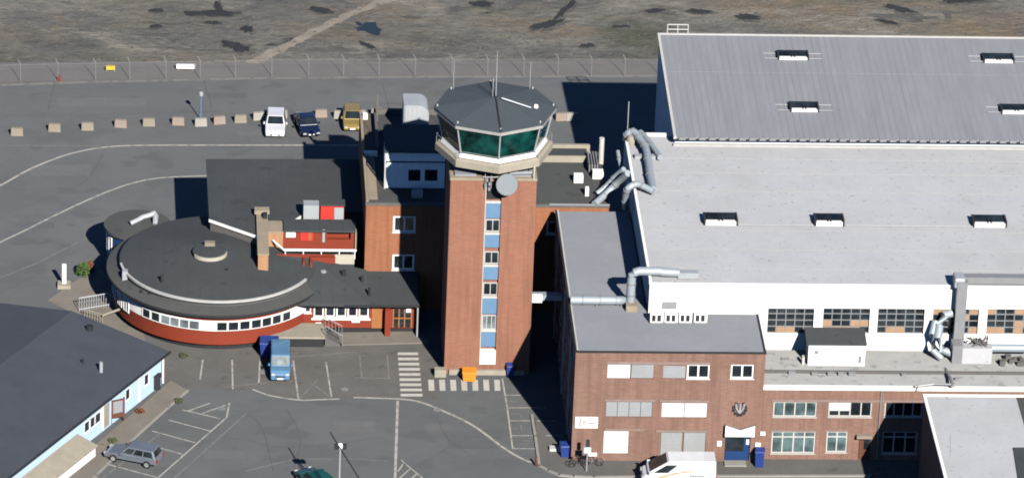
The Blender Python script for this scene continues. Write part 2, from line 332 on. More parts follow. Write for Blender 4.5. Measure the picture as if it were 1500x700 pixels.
def window(F, a0, a1, z0, z1, cols, rows, parent, frame='white', pane='glass', depth=0.14, fw=0.09, mw=0.07, blinds=None, sill=True, proud=0.0):
    """frame with glazing bars set back in its opening; pane is a sub-part"""
    mb = MB(); d0, d1 = -depth+0.01+proud, -depth+0.09+proud
    mb.fb(F, a0, a0+fw, d0, d1, z0, z1).fb(F, a1-fw, a1, d0, d1, z0, z1).fb(F, a0+fw, a1-fw, d0, d1, z0, z0+fw).fb(F, a0+fw, a1-fw, d0, d1, z1-fw, z1)
    for i in range(1, cols):
        a = a0+(a1-a0)*i/cols; mb.fb(F, a-mw/2, a+mw/2, d0+0.003, d1-0.003, z0+fw, z1-fw)
    rr = [k/rows for k in range(1, rows)] if isinstance(rows, int) else rows
    for k in rr:
        z = z0+(z1-z0)*k; mb.fb(F, a0+fw, a1-fw, d0+0.006, d1-0.006, z-mw/2, z+mw/2)
    if sill: mb.fb(F, a0-0.06, a1+0.06, -depth+0.10+proud, 0.06+proud, z0-0.07, z0-0.003)
    f = mb.build('window', frame, parent)
    MB().fb(F, a0+fw*0.5, a1-fw*0.5, d0+0.01, d0+0.035, z0+fw*0.5, z1-fw*0.5).build('pane', pane, f)
    if blinds:
        b0, b1, k, bm = blinds
        MB().fb(F, a0+fw+(a1-a0)*b0, a0+(a1-a0)*b1-fw/2, d0+0.04, d0+0.06, z1-(z1-z0)*k, z1-fw).build('blind', bm, f)
    return f
FRONT = lambda y, x0=0.0: ((x0, y), (1, 0), (0, -1))
def rect(F, x0, y0, x1, y1):   # pixel rectangle -> facade coordinates
    O, u, n = F; p = onp(x0, y1, O, n); q = onp(x1, y0, O, n)
    a = lambda v: (v.x-O[0])*u[0]+(v.y-O[1])*u[1]
    return (a(p), a(q), p.z, q.z)

def smooth(pts, k=6):
    out = []; n = len(pts)
    for i in range(n-1):
        p0, p1, p2, p3 = pts[max(i-1,0)], pts[i], pts[i+1], pts[min(i+2,n-1)]
        for j in range(k):
            t = j/k; out.append(tuple(0.5*(2*b+(c-a)*t+(2*a-5*b+4*c-d)*t*t+(3*b-a-3*c+d)*t**3) for a, b, c, d in zip(p0, p1, p2, p3)))
    return out+[pts[-1]]
# ================================================================== GROUND
struct(MB().sheet([(-3000,-3000),(3000,-3000),(3000,3000),(-3000,3000)], 0.0).build('ground', 'dirt'))
Z1, Z2, Z3 = 0.004, 0.009, 0.014
edge = [g2(x, y) for x, y in ((-300,131),(0,125),(120,121),(380,115),(650,113),(950,112),(1600,117))]
struct(MB().sheet([(-400,-300),(400,-300),(400,edge[-1][1])]+edge[::-1]+[(-400,edge[0][1])], Z1).build('apron', 'asphalt'))
gv = [g2(x, y) for x, y in ((-300,96),(0,92),(150,90),(300,93),(450,88),(600,92),(760,90),(950,88),(1600,90))]
struct(MB().sheet(edge[:]+gv[::-1], Z1).build('gravel_strip', 'gravel'))
rnd = random.Random(11); tkp = []
ts_ = smooth([(377,93),(402,78),(440,58),(480,38),(520,19),(560,3),(640,-30)], 7)
lf = [g2(x-7-5*rnd.random()-max(0,(y-60))*0.25, y-2*rnd.random()) for x, y in ts_]; rg = [g2(x+5+4*rnd.random(), y+2*rnd.random()) for x, y in ts_]
mbt = MB(); mbt.add([(p[0],p[1],0.02) for p in lf]+[(p[0],p[1],0.02) for p in rg], [(i, len(lf)+i, len(lf)+i+1, i+1) for i in range(len(lf)-1)]); struct(mbt.build('dirt_track', 'track'))
mb = MB(); rnd = random.Random(21)
for _ in range(2200):       # loose stones and low tufts on the rough ground
    x, y = rnd.uniform(-30, 1520), rnd.uniform(-8, 94); p = gp(x, y); a = 0.05+0.2*rnd.random()**3; h_ = a*(0.35+0.4*rnd.random()); k = 5
    if p.y < 36.5: continue
    ring = [(p.x+a*(0.7+0.6*rnd.random())*cos(2*pi*q/k), p.y+a*(0.6+0.5*rnd.random())*sin(2*pi*q/k), 0.0) for q in range(k)]
    mb.add(ring+[(p.x+a*0.3*rnd.uniform(-1,1), p.y, h_)], [(q, (q+1)%k, k) for q in range(k)])
so_ = mb.build('loose_stones', 'stone'); so_['kind'] = 'stuff'; tag(so_, 'loose stones and tufts scattered over the rough ground beyond the fence', 'stones')
mbk = MB(); mbk.strip(edge, 0.45, Z2); struct(mbk.build('apron_edge', 'paint_faint'))
rnd = random.Random(4)
for i,(x,y,ww,hh,m_) in enumerate(((430,300,0,0,''),(90,250,90,16,'asphalt_pale'),(250,600,40,12,'asphalt_patch'),(690,650,70,14,'asphalt_patch'),(520,625,60,16,'asphalt_pale'),(400,630,46,10,'asphalt_patch'),(640,625,40,10,'asphalt_pale'),(150,150,130,14,'asphalt_pale'),(330,140,60,9,'asphalt_patch'),(560,145,90,10,'asphalt_pale'),(60,330,40,10,'asphalt_patch'),(190,240,26,8,'asphalt_patch'),(370,195,40,6,'asphalt_pale'),(700,600,26,12,'asphalt_patch'),(330,665,60,12,'asphalt_pale'),(450,545,34,14,'asphalt_patch'))):
    if not m_: continue
    q = [(x-ww/2,y-hh/2),(x+ww/2,y-hh/2+rnd.uniform(-2,2)),(x+ww/2+rnd.uniform(-6,6),y+hh/2),(x-ww/2+rnd.uniform(-6,6),y+hh/2)]
    struct(MB().sheet([g2(*a) for a in q], 0.0055+0.0002*i).build('road_patch', m_))
mb = MB()
for i, pl in enumerate(([(0,170),(160,168),(330,163)],[(20,310),(120,268),(150,225)],[(230,660),(330,640),(420,655),(560,640)],[(420,600),(440,640),(430,690)],[(600,690),(690,640),(760,650)],[(560,120),(570,160)],[(300,118),(310,160)],[(80,122),(70,165)],[(0,430),(60,400)],[(640,610),(655,640),(690,668)],[(340,600),(380,620),(400,690)])):
    pp = smooth(pl, 5); mb.strip([g2(x+rnd.uniform(-1,1), y+rnd.uniform(-0.6,0.6)) for x, y in pp], 0.06, 0.011+0.0002*i)
struct(mb.build('tar_seam', 'tar'))
# worn parking ground before the red building
struct(MB().sheet([g2(x, y) for x, y in ((205,505),(300,498),(480,486),(620,480),(652,545),(640,585),(560,583),(480,583),(430,585),(380,572),(330,568),(262,566),(243,560))], Z2).build('parking_ground', 'asphalt_worn'))
# dark ledges and pools in the rough ground
def blob(px, py, w, h, seed, rot=0, n=44):
    rnd = random.Random(seed); pts = []
    for i in range(n):
        a = 2*pi*i/n; k = 0.68+0.16*sin(2*a+seed)+0.11*sin(5*a+seed*3)+0.09*sin(11*a+seed*7)+0.2*(rnd.random()-0.5)
        x, y = cos(a)*w/2*k, sin(a)*h/2*k
        pts.append(g2(px+x*cos(rot)-y*sin(rot), py+x*sin(rot)+y*cos(rot)))
    return pts
ledges = [(310,21,108,7,0),(319,11,14,14,0),(345,69,44,12,0.2),(362,43,18,11,0),(312,34,26,5,0.1),(487,72,58,6,0.1),(470,16,44,6,0.2),(495,5,30,9,0),(800,37,56,10,-0.3),(828,15,44,9,-0.75),(860,68,22,6,0),(960,17,32,6,0),(1025,18,50,5,0.1),(1095,26,46,7,0),(1318,14,54,8,0.15),(1318,25,82,9,0),(1300,33,30,5,0.2),(1410,2,62,7,0),(668,13,42,6,0),(705,7,44,7,0),(1386,21,13,8,0),(538,67,26,6,0.3),(230,17,20,6,0),(228,40,18,5,0),(735,13,40,4,0),(1440,70,20,4,0),(40,60,26,4,0),(120,66,50,4,0),(600,25,24,4,0),(910,40,26,4,0)]
for i, (x, y, ww, hh, ro) in enumerate(ledges):
    mb = MB(); mb.prism(blob(x, y, ww*1.15, hh*1.35, 30+i, ro), -0.1, 0.05+0.1*random.Random(i).random())
    struct(MB().sheet(blob(x+2, y+1, ww*1.5, hh*2.0, 130+i, ro), 0.006+0.0003*i).build('damp_soil', 'damp_soil'))
    struct(mb.build('rock_ledge', 'rock')) if i not in (5,7,15,18,20,24,26,27,28) else None
struct(MB().sheet(blob(540, 41, 66, 20, 5, 0.2, 24), 0.012).build('pool', gloss('pool_water', (0.02, 0.028, 0.028), 0.12)))
# painted lines
def lines(name, polys, wd, m='paint', sm=False):
    mb = MB()
    for i, p in enumerate(polys):
        q = smooth(p) if sm else p
        mb.strip([g2(*a) for a in q], wd, Z3+0.002*(i % 3))
    return struct(mb.build(name, m))
lines('road_line', [[(-60,300),(0,272),(40,250),(75,235),(105,225),(145,217),(195,213.5),(300,213),(420,213),(545,213)]], 0.24, sm=True)
lines('road_line', [[(-60,385),(0,355),(40,336),(80,316),(120,297),(160,280),(200,267),(240,260.5),(310,257.5)]], 0.2, sm=True)
lines('faint_road_line', [[(0,213.5),(150,214)], [(0,407),(55,385),(100,362),(135,345)], [(330,567),(392,560)], [(518,553),(572,554)],[(567,520),(570,555)],[(527,522),(530,554)],[(440,583),(465,556)],[(455,560),(482,580)],[(400,524),(470,520),(520,515)],[(255,700),(362,604)],[(150,700),(235,634)],[(360,690),(430,672),(520,672),(570,675)]], 0.13, 'paint_faint')
lines('parking_line', [[(232,699),(332,611),(336,590)],[(152,678),(234,700)],[(206,648),(267,665)],[(223,631),(286,648)],[(247,615),(308,631)],[(267,600),(323,613)],[(275,602),(308,590)],[(297,605),(331,593)],[(118,692),(180,712)]], 0.14)
lines('parking_line', [[(297,527),(293,556)],[(340,527),(341,570)],[(381,525),(379,562)],[(429.5,528),(437,584)],[(477.5,530),(485.5,581)]], 0.14)
lines('bay_edge_line', [[(370,570),(383,575),(400,580),(437,585.5),(470,585),(497,584)]], 0.2, sm=True)
lines('road_line', [[(518,582),(580,584),(613,588),(650,602),(693,623),(737,655),(760,669),(778,677)]], 0.24, sm=True)
lines('centre_line', [[(582.5,587),(578,720)]], 0.22)
lines('hatch_line', [[(587,673),(625,705)],[(583,690),(592,677)],[(583,702),(601,686)],[(590,712),(610,694)]], 0.13, 'paint')
lines('parking_line', [[(735.7,554),(743,597),(751,657)],[(740,578.6),(763,578.6)],[(743,597),(800,597)],[(747,616),(815,616)],[(750,637.7),(825,637.7)],[(751.5,656.6),(787,657)]], 0.13)
lines('stall_lettering', [[(741,588),(758,588)],[(748,606),(764,606),(764,611)],[(752,627),(757,627)],[(763,622),(764,632)],[(756,645),(775,645)],[(756,650),(775,650)]], 0.11, 'paint_faint')
mb = MB()
for i in range(9):
    y = 518+i*7.55; x0 = 582.5+i*0.55; x1 = x0+30+i*0.25
    mb.sheet([g2(x0,y-1.9), g2(x1,y-1.9), g2(x1,y+1.9), g2(x0,y+1.9)], Z3)
for i in range(7):
    x = 631.5+i*16.1; mb.sheet([g2(x-4.4,556), g2(x+4.0,556), g2(x+5.0,572), g2(x-3.4,572)], Z3)
struct(mb.build('zebra_crossing', 'paint_zebra'))
# pavements
def pave(pts, h=0.12, m='paving', k='kerb'):
    struct(MB().prism(pts, -0.02, h).build('pavement', m))
pave([g2(x, y) for x, y in ((791,684),(817,696),(862,699),(1000,697.5),(1275,697),(1350,697),(1350,668),(1270,668),(836,670),(800,640),(783,612))], 0.10, 'asphalt_worn')
lines_k = MB()
def kerb(pix, name='kerb', wd=0.22, h=0.14):
    mb = MB(); pts = [Vector(g2(*p)) for p in pix]
    for a, b in zip(pts, pts[1:]):
        d = (b-a); Lh = d.length; d /= Lh; F = ((a.x, a.y), (d.x, d.y), (d.y, -d.x)); mb.fb(F, -wd*0.3, Lh+wd*0.3, -wd/2, wd/2, -0.02, h)
    return struct(mb.build(name, 'kerb'))
kerb([(779,609),(784,640),(790,683),(803,690),(819,696.5),(840,698.5),(870,699.5),(1000,698),(1275,697.5)])
pave([g2(x, y) for x, y in ((480,489),(610,486),(628,496),(628,503),(500,506),(492,498))], 0.10)
pave([g2(x, y) for x, y in ((250,558),(275,573),(186,652),(140,700),(60,760),(30,745))], 0.10)
kerb([(275,573),(247,597),(186,652),(141,697),(60,772)], wd=0.16)
pave([g2(x, y) for x, y in ((70,440),(120,405),(150,395),(205,470),(215,505),(190,512),(100,455))], 0.03)
# manhole covers
for x, y in ((385,545),(325,598),(640,600),(505,570)):
    p = gp(x, y); struct(MB().cyl(p.x, p.y, 0.32, 0.0, 0.022, 16).build('manhole_cover', 'steel'))

# ================================================================== CONTROL TOWER
TX0, TX1, TY0, TY1 = -6.98, 0.0, -25.7, -18.9
T = root('control_tower', 'tall red brick control tower with blue window strip and eight sided glass cab', 'tower', (-3.5, -22.3, 0))
F = FRONT(TY0)
sx0, sx1 = -4.05, -2.8
mb = MB()
mb.wallholes(F, TX0, TX1, 0, 17.5, [(sx0, sx1, 0.85, 17.45)], 0.35)
for a in ([(TX1,TY0),(TX1,TY1)], [(TX1,TY1),(TX0,TY1)], [(TX0,TY1),(TX0,TY0)]):
    (x0,y0),(x1,y1) = a; mb.add([(x0,y0,0),(x1,y1,0),(x1,y1,17.5),(x0,y0,17.5)], [(0,1,2,3)])
mb.build('wall', 'brick_tower', T)
mb = MB(); mb.box(TX0-0.05, sx0-0.1, TY0-0.05, TY1+0.05, 17.5, 17.72).box(sx1+0.1, TX1+0.05, TY0-0.05, TY1+0.05, 17.503, 17.723).box(sx0-0.1, sx1+0.1, TY0+0.4, TY1+0.04, 17.5, 17.7); mb.build('coping', 'stone_cap', T)
mb = MB(); mb.box(TX0+0.35, -4.9, TY0+0.3, TY1-0.3, 17.72, 17.9).box(-2.0, TX1-0.35, TY0+0.3, TY1-0.3, 17.72, 17.9); mb.build('roof_deck', 'membrane_grey', T)
# window strip: blue spandrels, pale bands, windows
zz = lambda py: onp(722, py, (0, TY0), (0, -1)).z
Fs = FRONT(TY0+0.30)
for (p0, p1) in ((299,321),(345,364),(392,411),(438,461),(487,509)):
    MB().fb(Fs, sx0+0.02, sx1-0.02, 0, 0.12, zz(p1), zz(p0)).build('spandrel_panel', 'blue_panel', T)
    MB().fb(Fs, sx0+0.02, sx1-0.02, 0.0, 0.17, zz(p0)+0.004, zz(p0-3)).build('sill', 'white_trim', T)
for (p0, p1, pm, c) in ((323,341,'glass',2),(370,388,'glass',2),(415.5,434,'glass',2),(463,484,'glass_blind',3)):
    window(Fs, sx0+0.03, sx1-0.03, zz(p1), zz(p0), c, 1, T, 'white_trim', pm, depth=0.0, fw=0.08, mw=0.06, sill=False, proud=0.0)
MB().fb(Fs, sx0-0.02, sx1+0.0, -0.05, 0.34, zz(533), zz(513)).build('door_panel', 'white', T)
MB().fb(Fs, sx0+0.02, sx1-0.02, 0.0, 0.02, zz(297)+0.2, 17.3).build('recess_panel', 'dark', T)  # near-black panel closing the head of the window recess
MB().fb(F, sx0-0.07, sx0-0.002, -0.3, 0.03, 0.85, 17.45).build('jamb', 'white_trim', T)
mb = MB(); mb.box(TX0+0.4, TX1-0.4, TY0-0.25, TY0-0.02, 0, 0.45); mb.build('plinth', 'concrete', T)
# cab
cx, cy, ph = -3.35, -22.25, -88
def octo(r, z0, r2, z1): return [(r, z0), (r2, z1)]
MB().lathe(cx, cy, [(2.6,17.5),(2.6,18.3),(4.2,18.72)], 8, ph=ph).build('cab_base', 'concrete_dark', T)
MB().lathe(cx, cy, [(3.9,18.72),(4.8,18.72),(4.8,19.28),(4.6,19.42),(3.9,19.42)], 8, ph=ph).build('gallery', 'concrete', T)
MB().lathe(cx, cy, [(3.9,19.4),(4.36,19.4),(4.24,19.76),(3.9,19.76)], 8, ph=ph).build('sill_band', 'white_wall', T)
mb = MB()
rb, rt, zb, zt = 4.16, 4.72, 19.72, 22.2
oc = lambda r, k: (cx+r*cos(radians(ph+45*k)), cy+r*sin(radians(ph+45*k)))
glassr = 0.04
for k in range(8):
    p, q = oc(rb, k), oc(rb, k+1); P2, Q2 = oc(rt, k), oc(rt, k+1)
    MB().add([(p[0],p[1],zb),(q[0],q[1],zb),(Q2[0],Q2[1],zt),(P2[0],P2[1],zt)], [(0,1,2,3)]).build('cab_window', 'glass_teal', T)
for k in range(8):
    p, P2 = oc(rb+0.02, k), oc(rt+0.02, k)
    MB().tube([(p[0],p[1],zb-0.05),(P2[0],P2[1],zt+0.05)], 0.07, 6).build('mullion', 'metal', T)
MB().lathe(cx, cy, [(4.6,22.14),(4.98,22.14),(4.98,22.42),(4.6,22.44)], 8, ph=ph).build('fascia', 'fascia_grey', T)
rf = MB().lathe(cx, cy, [(4.97,22.42),(5.02,22.42),(5.02,22.52),(0.0,23.35)], 8, ph=ph).build('roof', 'felt_cab', T)
for k in (0, 4):
    a, b = oc(5.0, k), (cx, cy); MB().tube([(a[0],a[1],22.56),(b[0],b[1],23.40)], 0.07, 6).build('ridge_cap', 'dark', rf)
MB().tube([(cx,cy,23.42),(cx+0.0,cy,27.4)], [0.045,0.02], 6).build('antenna_mast', 'metal', rf)
MB().tube([(cx-0.25,cy,23.4),(cx-0.25,cy,25.0)], 0.03, 6).build('antenna_mast', 'metal', rf)
p1 = gp(735,144,23.5); p2 = gp(778,158,22.95)
MB().tube([p1,p2], 0.07, 6).build('cable_tray', 'metal', rf)
mb = MB(); p = gp(785,157,22.8); mb.lathe(p.x, p.y, [(0.0,22.55),(0.16,22.62),(0.2,22.8),(0.16,22.98),(0.0,23.05)], 10); mb.build('sensor', 'white', rf)
for k in range(8):
    a = oc(4.72, k); MB().cyl(a[0], a[1], 0.06, 22.5, 22.72, 8).build('warning_lamp', 'white_trim', rf)
for px in (664, 776):
    p = gp(px, 131, 22.6); MB().tube([(p.x,p.y,22.5),(p.x,p.y,25.1)], 0.022, 6).build('whip_antenna', 'metal', rf)
# small railing on the gallery
mb = MB()
for k in range(8):
    a, b = oc(4.7, k), oc(4.7, k+1); mb.tube([(a[0],a[1],20.1),(b[0],b[1],20.1)], 0.018, 5).tube([(a[0],a[1],19.15),(a[0],a[1],19.95)], 0.018, 5)
mb.build('gallery_railing', 'metal', T)
# dish and aerial bracket at the shaft head
p = Vector((-2.5, TY0-0.55, 17.45))
dn = Vector((0.12, -0.95, 0.28)).normalized(); da = dn.cross(Vector((0,0,1))).normalized(); db = da.cross(dn)
mb = MB(); n = 24; vs = []
for r, d in ((0.0,-0.22),(0.45,-0.18),(0.8,-0.02),(0.9,0.06),(0.9,-0.02),(0.0,-0.5)):
    for i in range(n): vs.append(p+(da*cos(2*pi*i/n)+db*sin(2*pi*i/n))*r+dn*(d+0.25))
mb.add(vs, [(q*n+i, q*n+(i+1)%n, (q+1)*n+(i+1)%n, (q+1)*n+i) for q in range(5) for i in range(n)])
dish = mb.build('satellite_dish', 'radome', T, smooth=True)
MB().add([p+(da*cos(2*pi*i/n)+db*sin(2*pi*i/n))*0.87+dn*0.31 for i in range(n)], [tuple(range(n))]).build('dish_cover', 'radome', dish)
MB().tube([p-dn*0.1, p+Vector((0,0.7,-0.1))], 0.1, 6).build('dish_bracket', 'steel', dish)
mb = MB()
for dx, dz in ((0,0),(0.32,0.1),(0.1,0.45),(0.45,0.5),(0.3,-0.35)):
    mb.box(-4.25+dx, -4.05+dx, TY0-0.35, TY0-0.15, 17.1+dz, 17.35+dz)
mb.tube([(-4.2,TY0-0.2,16.8),(-4.2,TY0-0.2,18.2)], 0.04, 6).tube([(-3.7,TY0-0.2,16.9),(-3.7,TY0-0.2,18.2)], 0.04, 6).tube([(-4.4,TY0-0.2,17.9),(-2.6,TY0-0.2,17.9)], 0.04, 6)
mb.build('aerial_bracket', 'steel', T)
MB().tube([(TX1-0.25,TY0-0.1,17.6),(TX1-0.25,TY0-0.1,18.9)], 0.06, 6).build('conduit', 'white_trim', T)
MB().tube([(TX1-2.2,TY0+0.2,18.05),(TX1-0.3,TY0+0.2,18.15)], 0.14, 8).build('conduit', 'membrane_grey', T)

# ================================================================== TERMINAL BLOCK (behind the tower)
K = root('terminal_block', 'brick terminal block behind the control tower with flat roof and metal clad penthouse', 'building', (-5, -8, 0))
KX0, KX1, KY0, KZ = -13.25, 7.0, -13.95, 9.6
F = FRONT(KY0)
wins = [rect(F, 575.5,317,609,340), rect(F, 574.5,373,607,395), rect(F, 800,324,820,343)]
mb = MB(); mb.wallholes(F, KX0, KX1, 0, KZ, wins, 0.2)
mb.add([(KX1,KY0,0),(KX1,-2.9,0),(KX1,-2.9,KZ),(KX1,KY0,KZ)], [(0,1,2,3)]).add([(KX1,-2.9,0),(-6.5,-2.9,0),(-6.5,-2.9,KZ),(KX1,-2.9,KZ)], [(0,1,2,3)])
mb.add([(-6.5,-2.9,0),(-6.5,4.6,0),(-6.5,4.6,KZ),(-6.5,-2.9,KZ)], [(0,1,2,3)]).add([(-6.5,4.6,0),(KX0,4.6,0),(KX0,4.6,KZ),(-6.5,4.6,KZ)], [(0,1,2,3)]).add([(KX0,4.6,0),(KX0,KY0,0),(KX0,KY0,KZ),(KX0,4.6,KZ)], [(0,1,2,3)])
mb.build('wall', 'brick_block', K)
for i, h in enumerate(wins): window(F, *h, 2 if i < 2 else 1, 1, K, 'white', 'glass', fw=0.15, mw=0.16)
rf = MB().prism([(KX0,KY0),(KX1,KY0),(KX1,-2.9),(-6.5,-2.9),(-6.5,4.6),(KX0,4.6)], KZ, KZ+0.06).build('roof', 'felt_brown', K)
mb = MB(); mb.box(KX0-0.05, KX1+0.05, KY0-0.08, KY0+0.2, KZ+0.06, KZ+0.26).build('front_coping', 'concrete_dark', rf)
mb = MB(); mb.box(2.0, KX1+0.04, KY0-0.1, KY0+0.04, KZ+0.262, KZ+0.36).build('front_flashing', 'membrane_grey', rf)
mb = MB(); mb.box(-1.5, KX1-0.9, -3.2, -2.9, KZ+0.06, KZ+0.8).build('rear_parapet', 'concrete', rf)
mb = MB(); mb.box(-1.5, KX1-1.2, -4.9, -3.203, KZ+0.06, KZ+0.5).build('rear_ledge', 'felt', rf)
mb = MB(); mb.box(-1.5, KX1-1.2, -5.1, -4.903, KZ+0.06, KZ+0.62).build('ledge_kerb', 'concrete', rf)
mb = MB(); mb.box(KX0, KX0+0.22, KY0+0.2, 4.6, KZ+0.06, KZ+0.35); mb.build('side_coping', 'stone_cap', rf)
MB().box(KX0+0.25, -12.05, -4.0, 4.3, KZ+0.062, KZ+0.12).build('walkway', 'felt_deck', rf)
MB().box(KX0+0.25, -12.25, KY0+0.9, -4.4, KZ+0.062, KZ+0.12).build('walkway', 'stone_cap', rf)
MB().box(KX0+0.1, -12.0, -4.35, -4.05, KZ+0.06, KZ+0.5).build('cross_wall', 'white_wall', rf)
MB().box(-12.05, -11.85, -3.6, 4.5, KZ+0.06, KZ+0.75).build('parapet', 'concrete_dark', rf)
MB().box(-11.84, -6.5, 4.35, 4.6, KZ+0.06, KZ+0.55).build('parapet', 'concrete_dark', rf)
MB().box(-11.9, -11.7, 2.9, 3.1, KZ+0.06, KZ+2.6).build('vent_post', 'concrete_dark', rf)
MB().box(-13.0, -12.6, 3.1, 3.5, KZ+0.12, KZ+0.6).build('roof_box', 'white_wall', rf)
MB().box(-13.2, -11.4, KY0+0.15, KY0+0.9, KZ+0.062, KZ+0.14).build('gravel_strip', 'felt_brown', rf)
# penthouse
PX0, PX1, PY0, PY1 = -11.5, -6.6, -10.5, -5.2
Fp = FRONT(PY0)
w1, w2 = rect(Fp, 597,248,617,266), rect(Fp, 621,248,642,266)
mb = MB(); mb.wallholes(Fp, PX0, PX1, KZ, 12.95, [w1, w2], 0.1); mb.add([(PX1,PY0,KZ),(PX1,PY1,KZ),(PX1,PY1,12.95),(PX1,PY0,12.95)], [(0,1,2,3)]).add([(PX1,PY1,KZ),(PX0,PY1,KZ),(PX0,PY1,12.95),(PX1,PY1,12.95)], [(0,1,2,3)]).add([(PX0,PY1,KZ),(PX0,PY0,KZ),(PX0,PY0,12.95),(PX0,PY1,12.95)], [(0,1,2,3)])
ph_ = mb.build('penthouse', 'blue_clad', K)
for q in (w1, w2):
    window(Fp, *q, 1, 1, ph_, 'blue_clad', 'glass', depth=0.1, fw=0.05, sill=False)
MB().box(PX0-0.15, PX1+0.15, PY0-0.18, PY1+0.1, 12.95, 13.05).build('penthouse_roof', 'felt', ph_)
MB().box(PX0-0.02, PX1+0.02, PY0-0.07, PY0-0.002, 12.02, 12.12).build('trim', 'dark', ph_)
MB().box(PX0-0.16, PX0-0.04, PY0-0.2, PY0-0.08, KZ, 12.9).build('end_post', 'white_trim', ph_)
MB().box(-9.4, -8.5, -12.6, -12.0, KZ+0.06, KZ+0.7).build('roof_box', 'metal', rf)
# curved hood
hx0, hx1, hy0, hy1 = -9.7, -7.55, -0.6, 1.9
prof = [(hx0,KZ),(hx1,KZ),(hx1,KZ+2.3)]+[(hx1-0.9+0.9*cos(radians(t)), KZ+2.3+0.85*sin(radians(t))) for t in range(15,91,15)]+[(hx0,KZ+3.15)]
n = len(prof); mb = MB(); mb.add([(x,hy0,z) for x,z in prof]+[(x,hy1,z) for x,z in prof], [tuple(range(n)), tuple(range(2*n-1,n-1,-1))]+[(i,n+i,n+(i+1)%n,(i+1)%n) for i in range(n)])
hd = mb.build('curved_hood', 'metal', K, smooth=True)
mb = MB()
for x in (-9.2,-8.8,-8.4): mb.box(x-0.02, x+0.02, hy0-0.03, hy0-0.002, KZ+1.6, KZ+3.0)
mb.build('panel_seam', 'white_trim', hd)
# loose roof clutter (right part)
MB().box(4.35, 5.15, -9.25, -8.6, KZ+0.06, KZ+0.75).build('roof_box', 'white', rf, bevel=0.03)
MB().box(5.15, 5.45, -11.8, -11.4, KZ+0.06, KZ+0.8).build('roof_box', 'white', rf)
p = gp(880,240,KZ); q = gp(892,262,KZ)
MB().cyl(p.x, p.y, 0.22, KZ, KZ+2.4, 12).build('flue', 'white_trim', rf)
MB().box(6.0, 6.9, -8.4, -7.7, KZ+0.06, KZ+0.7).build('roof_box', 'white', rf)
mb = MB(); [mb.box(5.75+0.22*i, 5.85+0.22*i, -7.3, -4.6, KZ+0.06, KZ+0.9) for i in range(4)]; mb.build('slatted_unit', 'steel', rf)
MB().box(-1.9, -1.2, KY0+0.15, KY0+0.5, KZ+0.27, KZ+0.6).build('roof_box', 'metal', rf)

# ================================================================== ROUND RED RESTAURANT
RX, RY = -25.45, -13.3
R = root('round_building', 'round red and white building with low conical grey roof beside the tower', 'building', (RX, RY, 0))
MB().lathe(RX, RY, [(8.25,0),(8.25,0.8)], 72).build('plinth', 'dark', R)  # near-black colour stands in for the shadow band under the overhanging wall
A0, A1 = -205, -28
MB().arc(RX, RY, 8.3, 8.72, 0.62, 1.9, A0, A1, 72).build('wall', 'red', R)
MB().arc(RX, RY, 8.3, 8.70, 2.82, 3.5, A0, A1, 72).build('upper_wall', 'red', R)
band = MB().arc(RX, RY, 8.3, 8.76, 1.9, 2.82, A0, A1, 72).build('window_band', 'white_wall', R)
def onring(px, py, r, z):
    p = gp(px, py, z); return math.degrees(math.atan2(p.y-RY, p.x-RX))
def ringF(a, r): a = radians(a); return ((RX+r*cos(a), RY+r*sin(a)), (-sin(a), cos(a)), (cos(a), sin(a)))
for i, (px, py, kind) in enumerate(((212,460,0),(226,465,0),(240,470,2),(254,473.5,2),(268,476,2),(284,477,2),(308,477,3),(325,476.5,0),(341,475,0),(357,473.5,0),(373,471.5,0),(388,469,0),(402,465.5,0),(414,460,0))):
    a = onring(px, py, 8.75, 2.35); Fw = ringF(a, 8.755); hw = 0.45 if kind != 3 else 0.55
    if kind == 3: MB().fb(Fw, -hw, hw, -0.02, 0.06, 1.93, 2.8).build('blank_panel', 'white', R)
    else: window(Fw, -hw, hw, 1.95, 2.78, 1, 1, R, 'white', 'glass' if kind == 0 else 'glass_blind', depth=0.0, fw=0.045, sill=False, proud=0.0)
for a in (-150, -158, -167, -176): window(ringF(a, 8.755), -0.45, 0.45, 1.5, 2.7, 2, 1, R, 'white', 'glass_grey', depth=0.0, fw=0.09, sill=False)
lr = MB().lathe(RX, RY, [(8.5,3.36),(9.3,3.36),(9.3,3.56),(8.0,3.92),(8.0,3.8)], 96).build('lower_roof', 'felt_brown', R)
MB().arc(RX, RY, 9.28, 9.325, 3.34, 3.57, 150, 330, 72).build('gutter', 'dark', lr)
MB().arc(RX, RY, 7.9, 8.1, 3.6, 4.1, 0, 360, 96).build('clerestory', 'concrete_dark', R)
dr = MB().lathe(RX, RY, [(8.0,4.06),(8.24,4.06),(8.24,4.33),(8.16,4.37),(5.0,4.86),(0.0,5.62)], 96).build('roof', 'felt', R)
MB().arc(RX, RY, 8.1, 8.28, 4.22, 4.40, -172, -28, 80).build('roof_edge', 'upstand', dr)
cu = MB().lathe(-26.2, -14.55, [(1.42,5.1),(1.42,5.62),(1.3,5.68),(0,5.74)], 32).build('cupola', 'felt', R)
MB().arc(-26.2, -14.55, 1.38, 1.47, 5.32, 5.63, -150, -5, 24).build('cupola_rim', 'cream', cu)
MB().box(-26.6, -25.75, -13.9, -13.4, 5.6, 6.0).build('hatch', 'barrier_tan', cu)
for x, y, r_, h_ in ((237,411,0.12,0.5),(332,401,0.14,0.45),(250,470,0.0,0),(345,382,0.12,0.4)):
    if r_:
        p = gp(x, y, 4.7); MB().cyl(p.x, p.y, r_, 4.3, 4.7+h_, 10).build('roof_vent', 'dark', R)
for x, y in ((207,430),(219,433)):
    p = gp(x, y, 3.7); MB().cyl(p.x, p.y, 0.11, 3.4, 4.0, 10).build('roof_vent', 'dark', R)
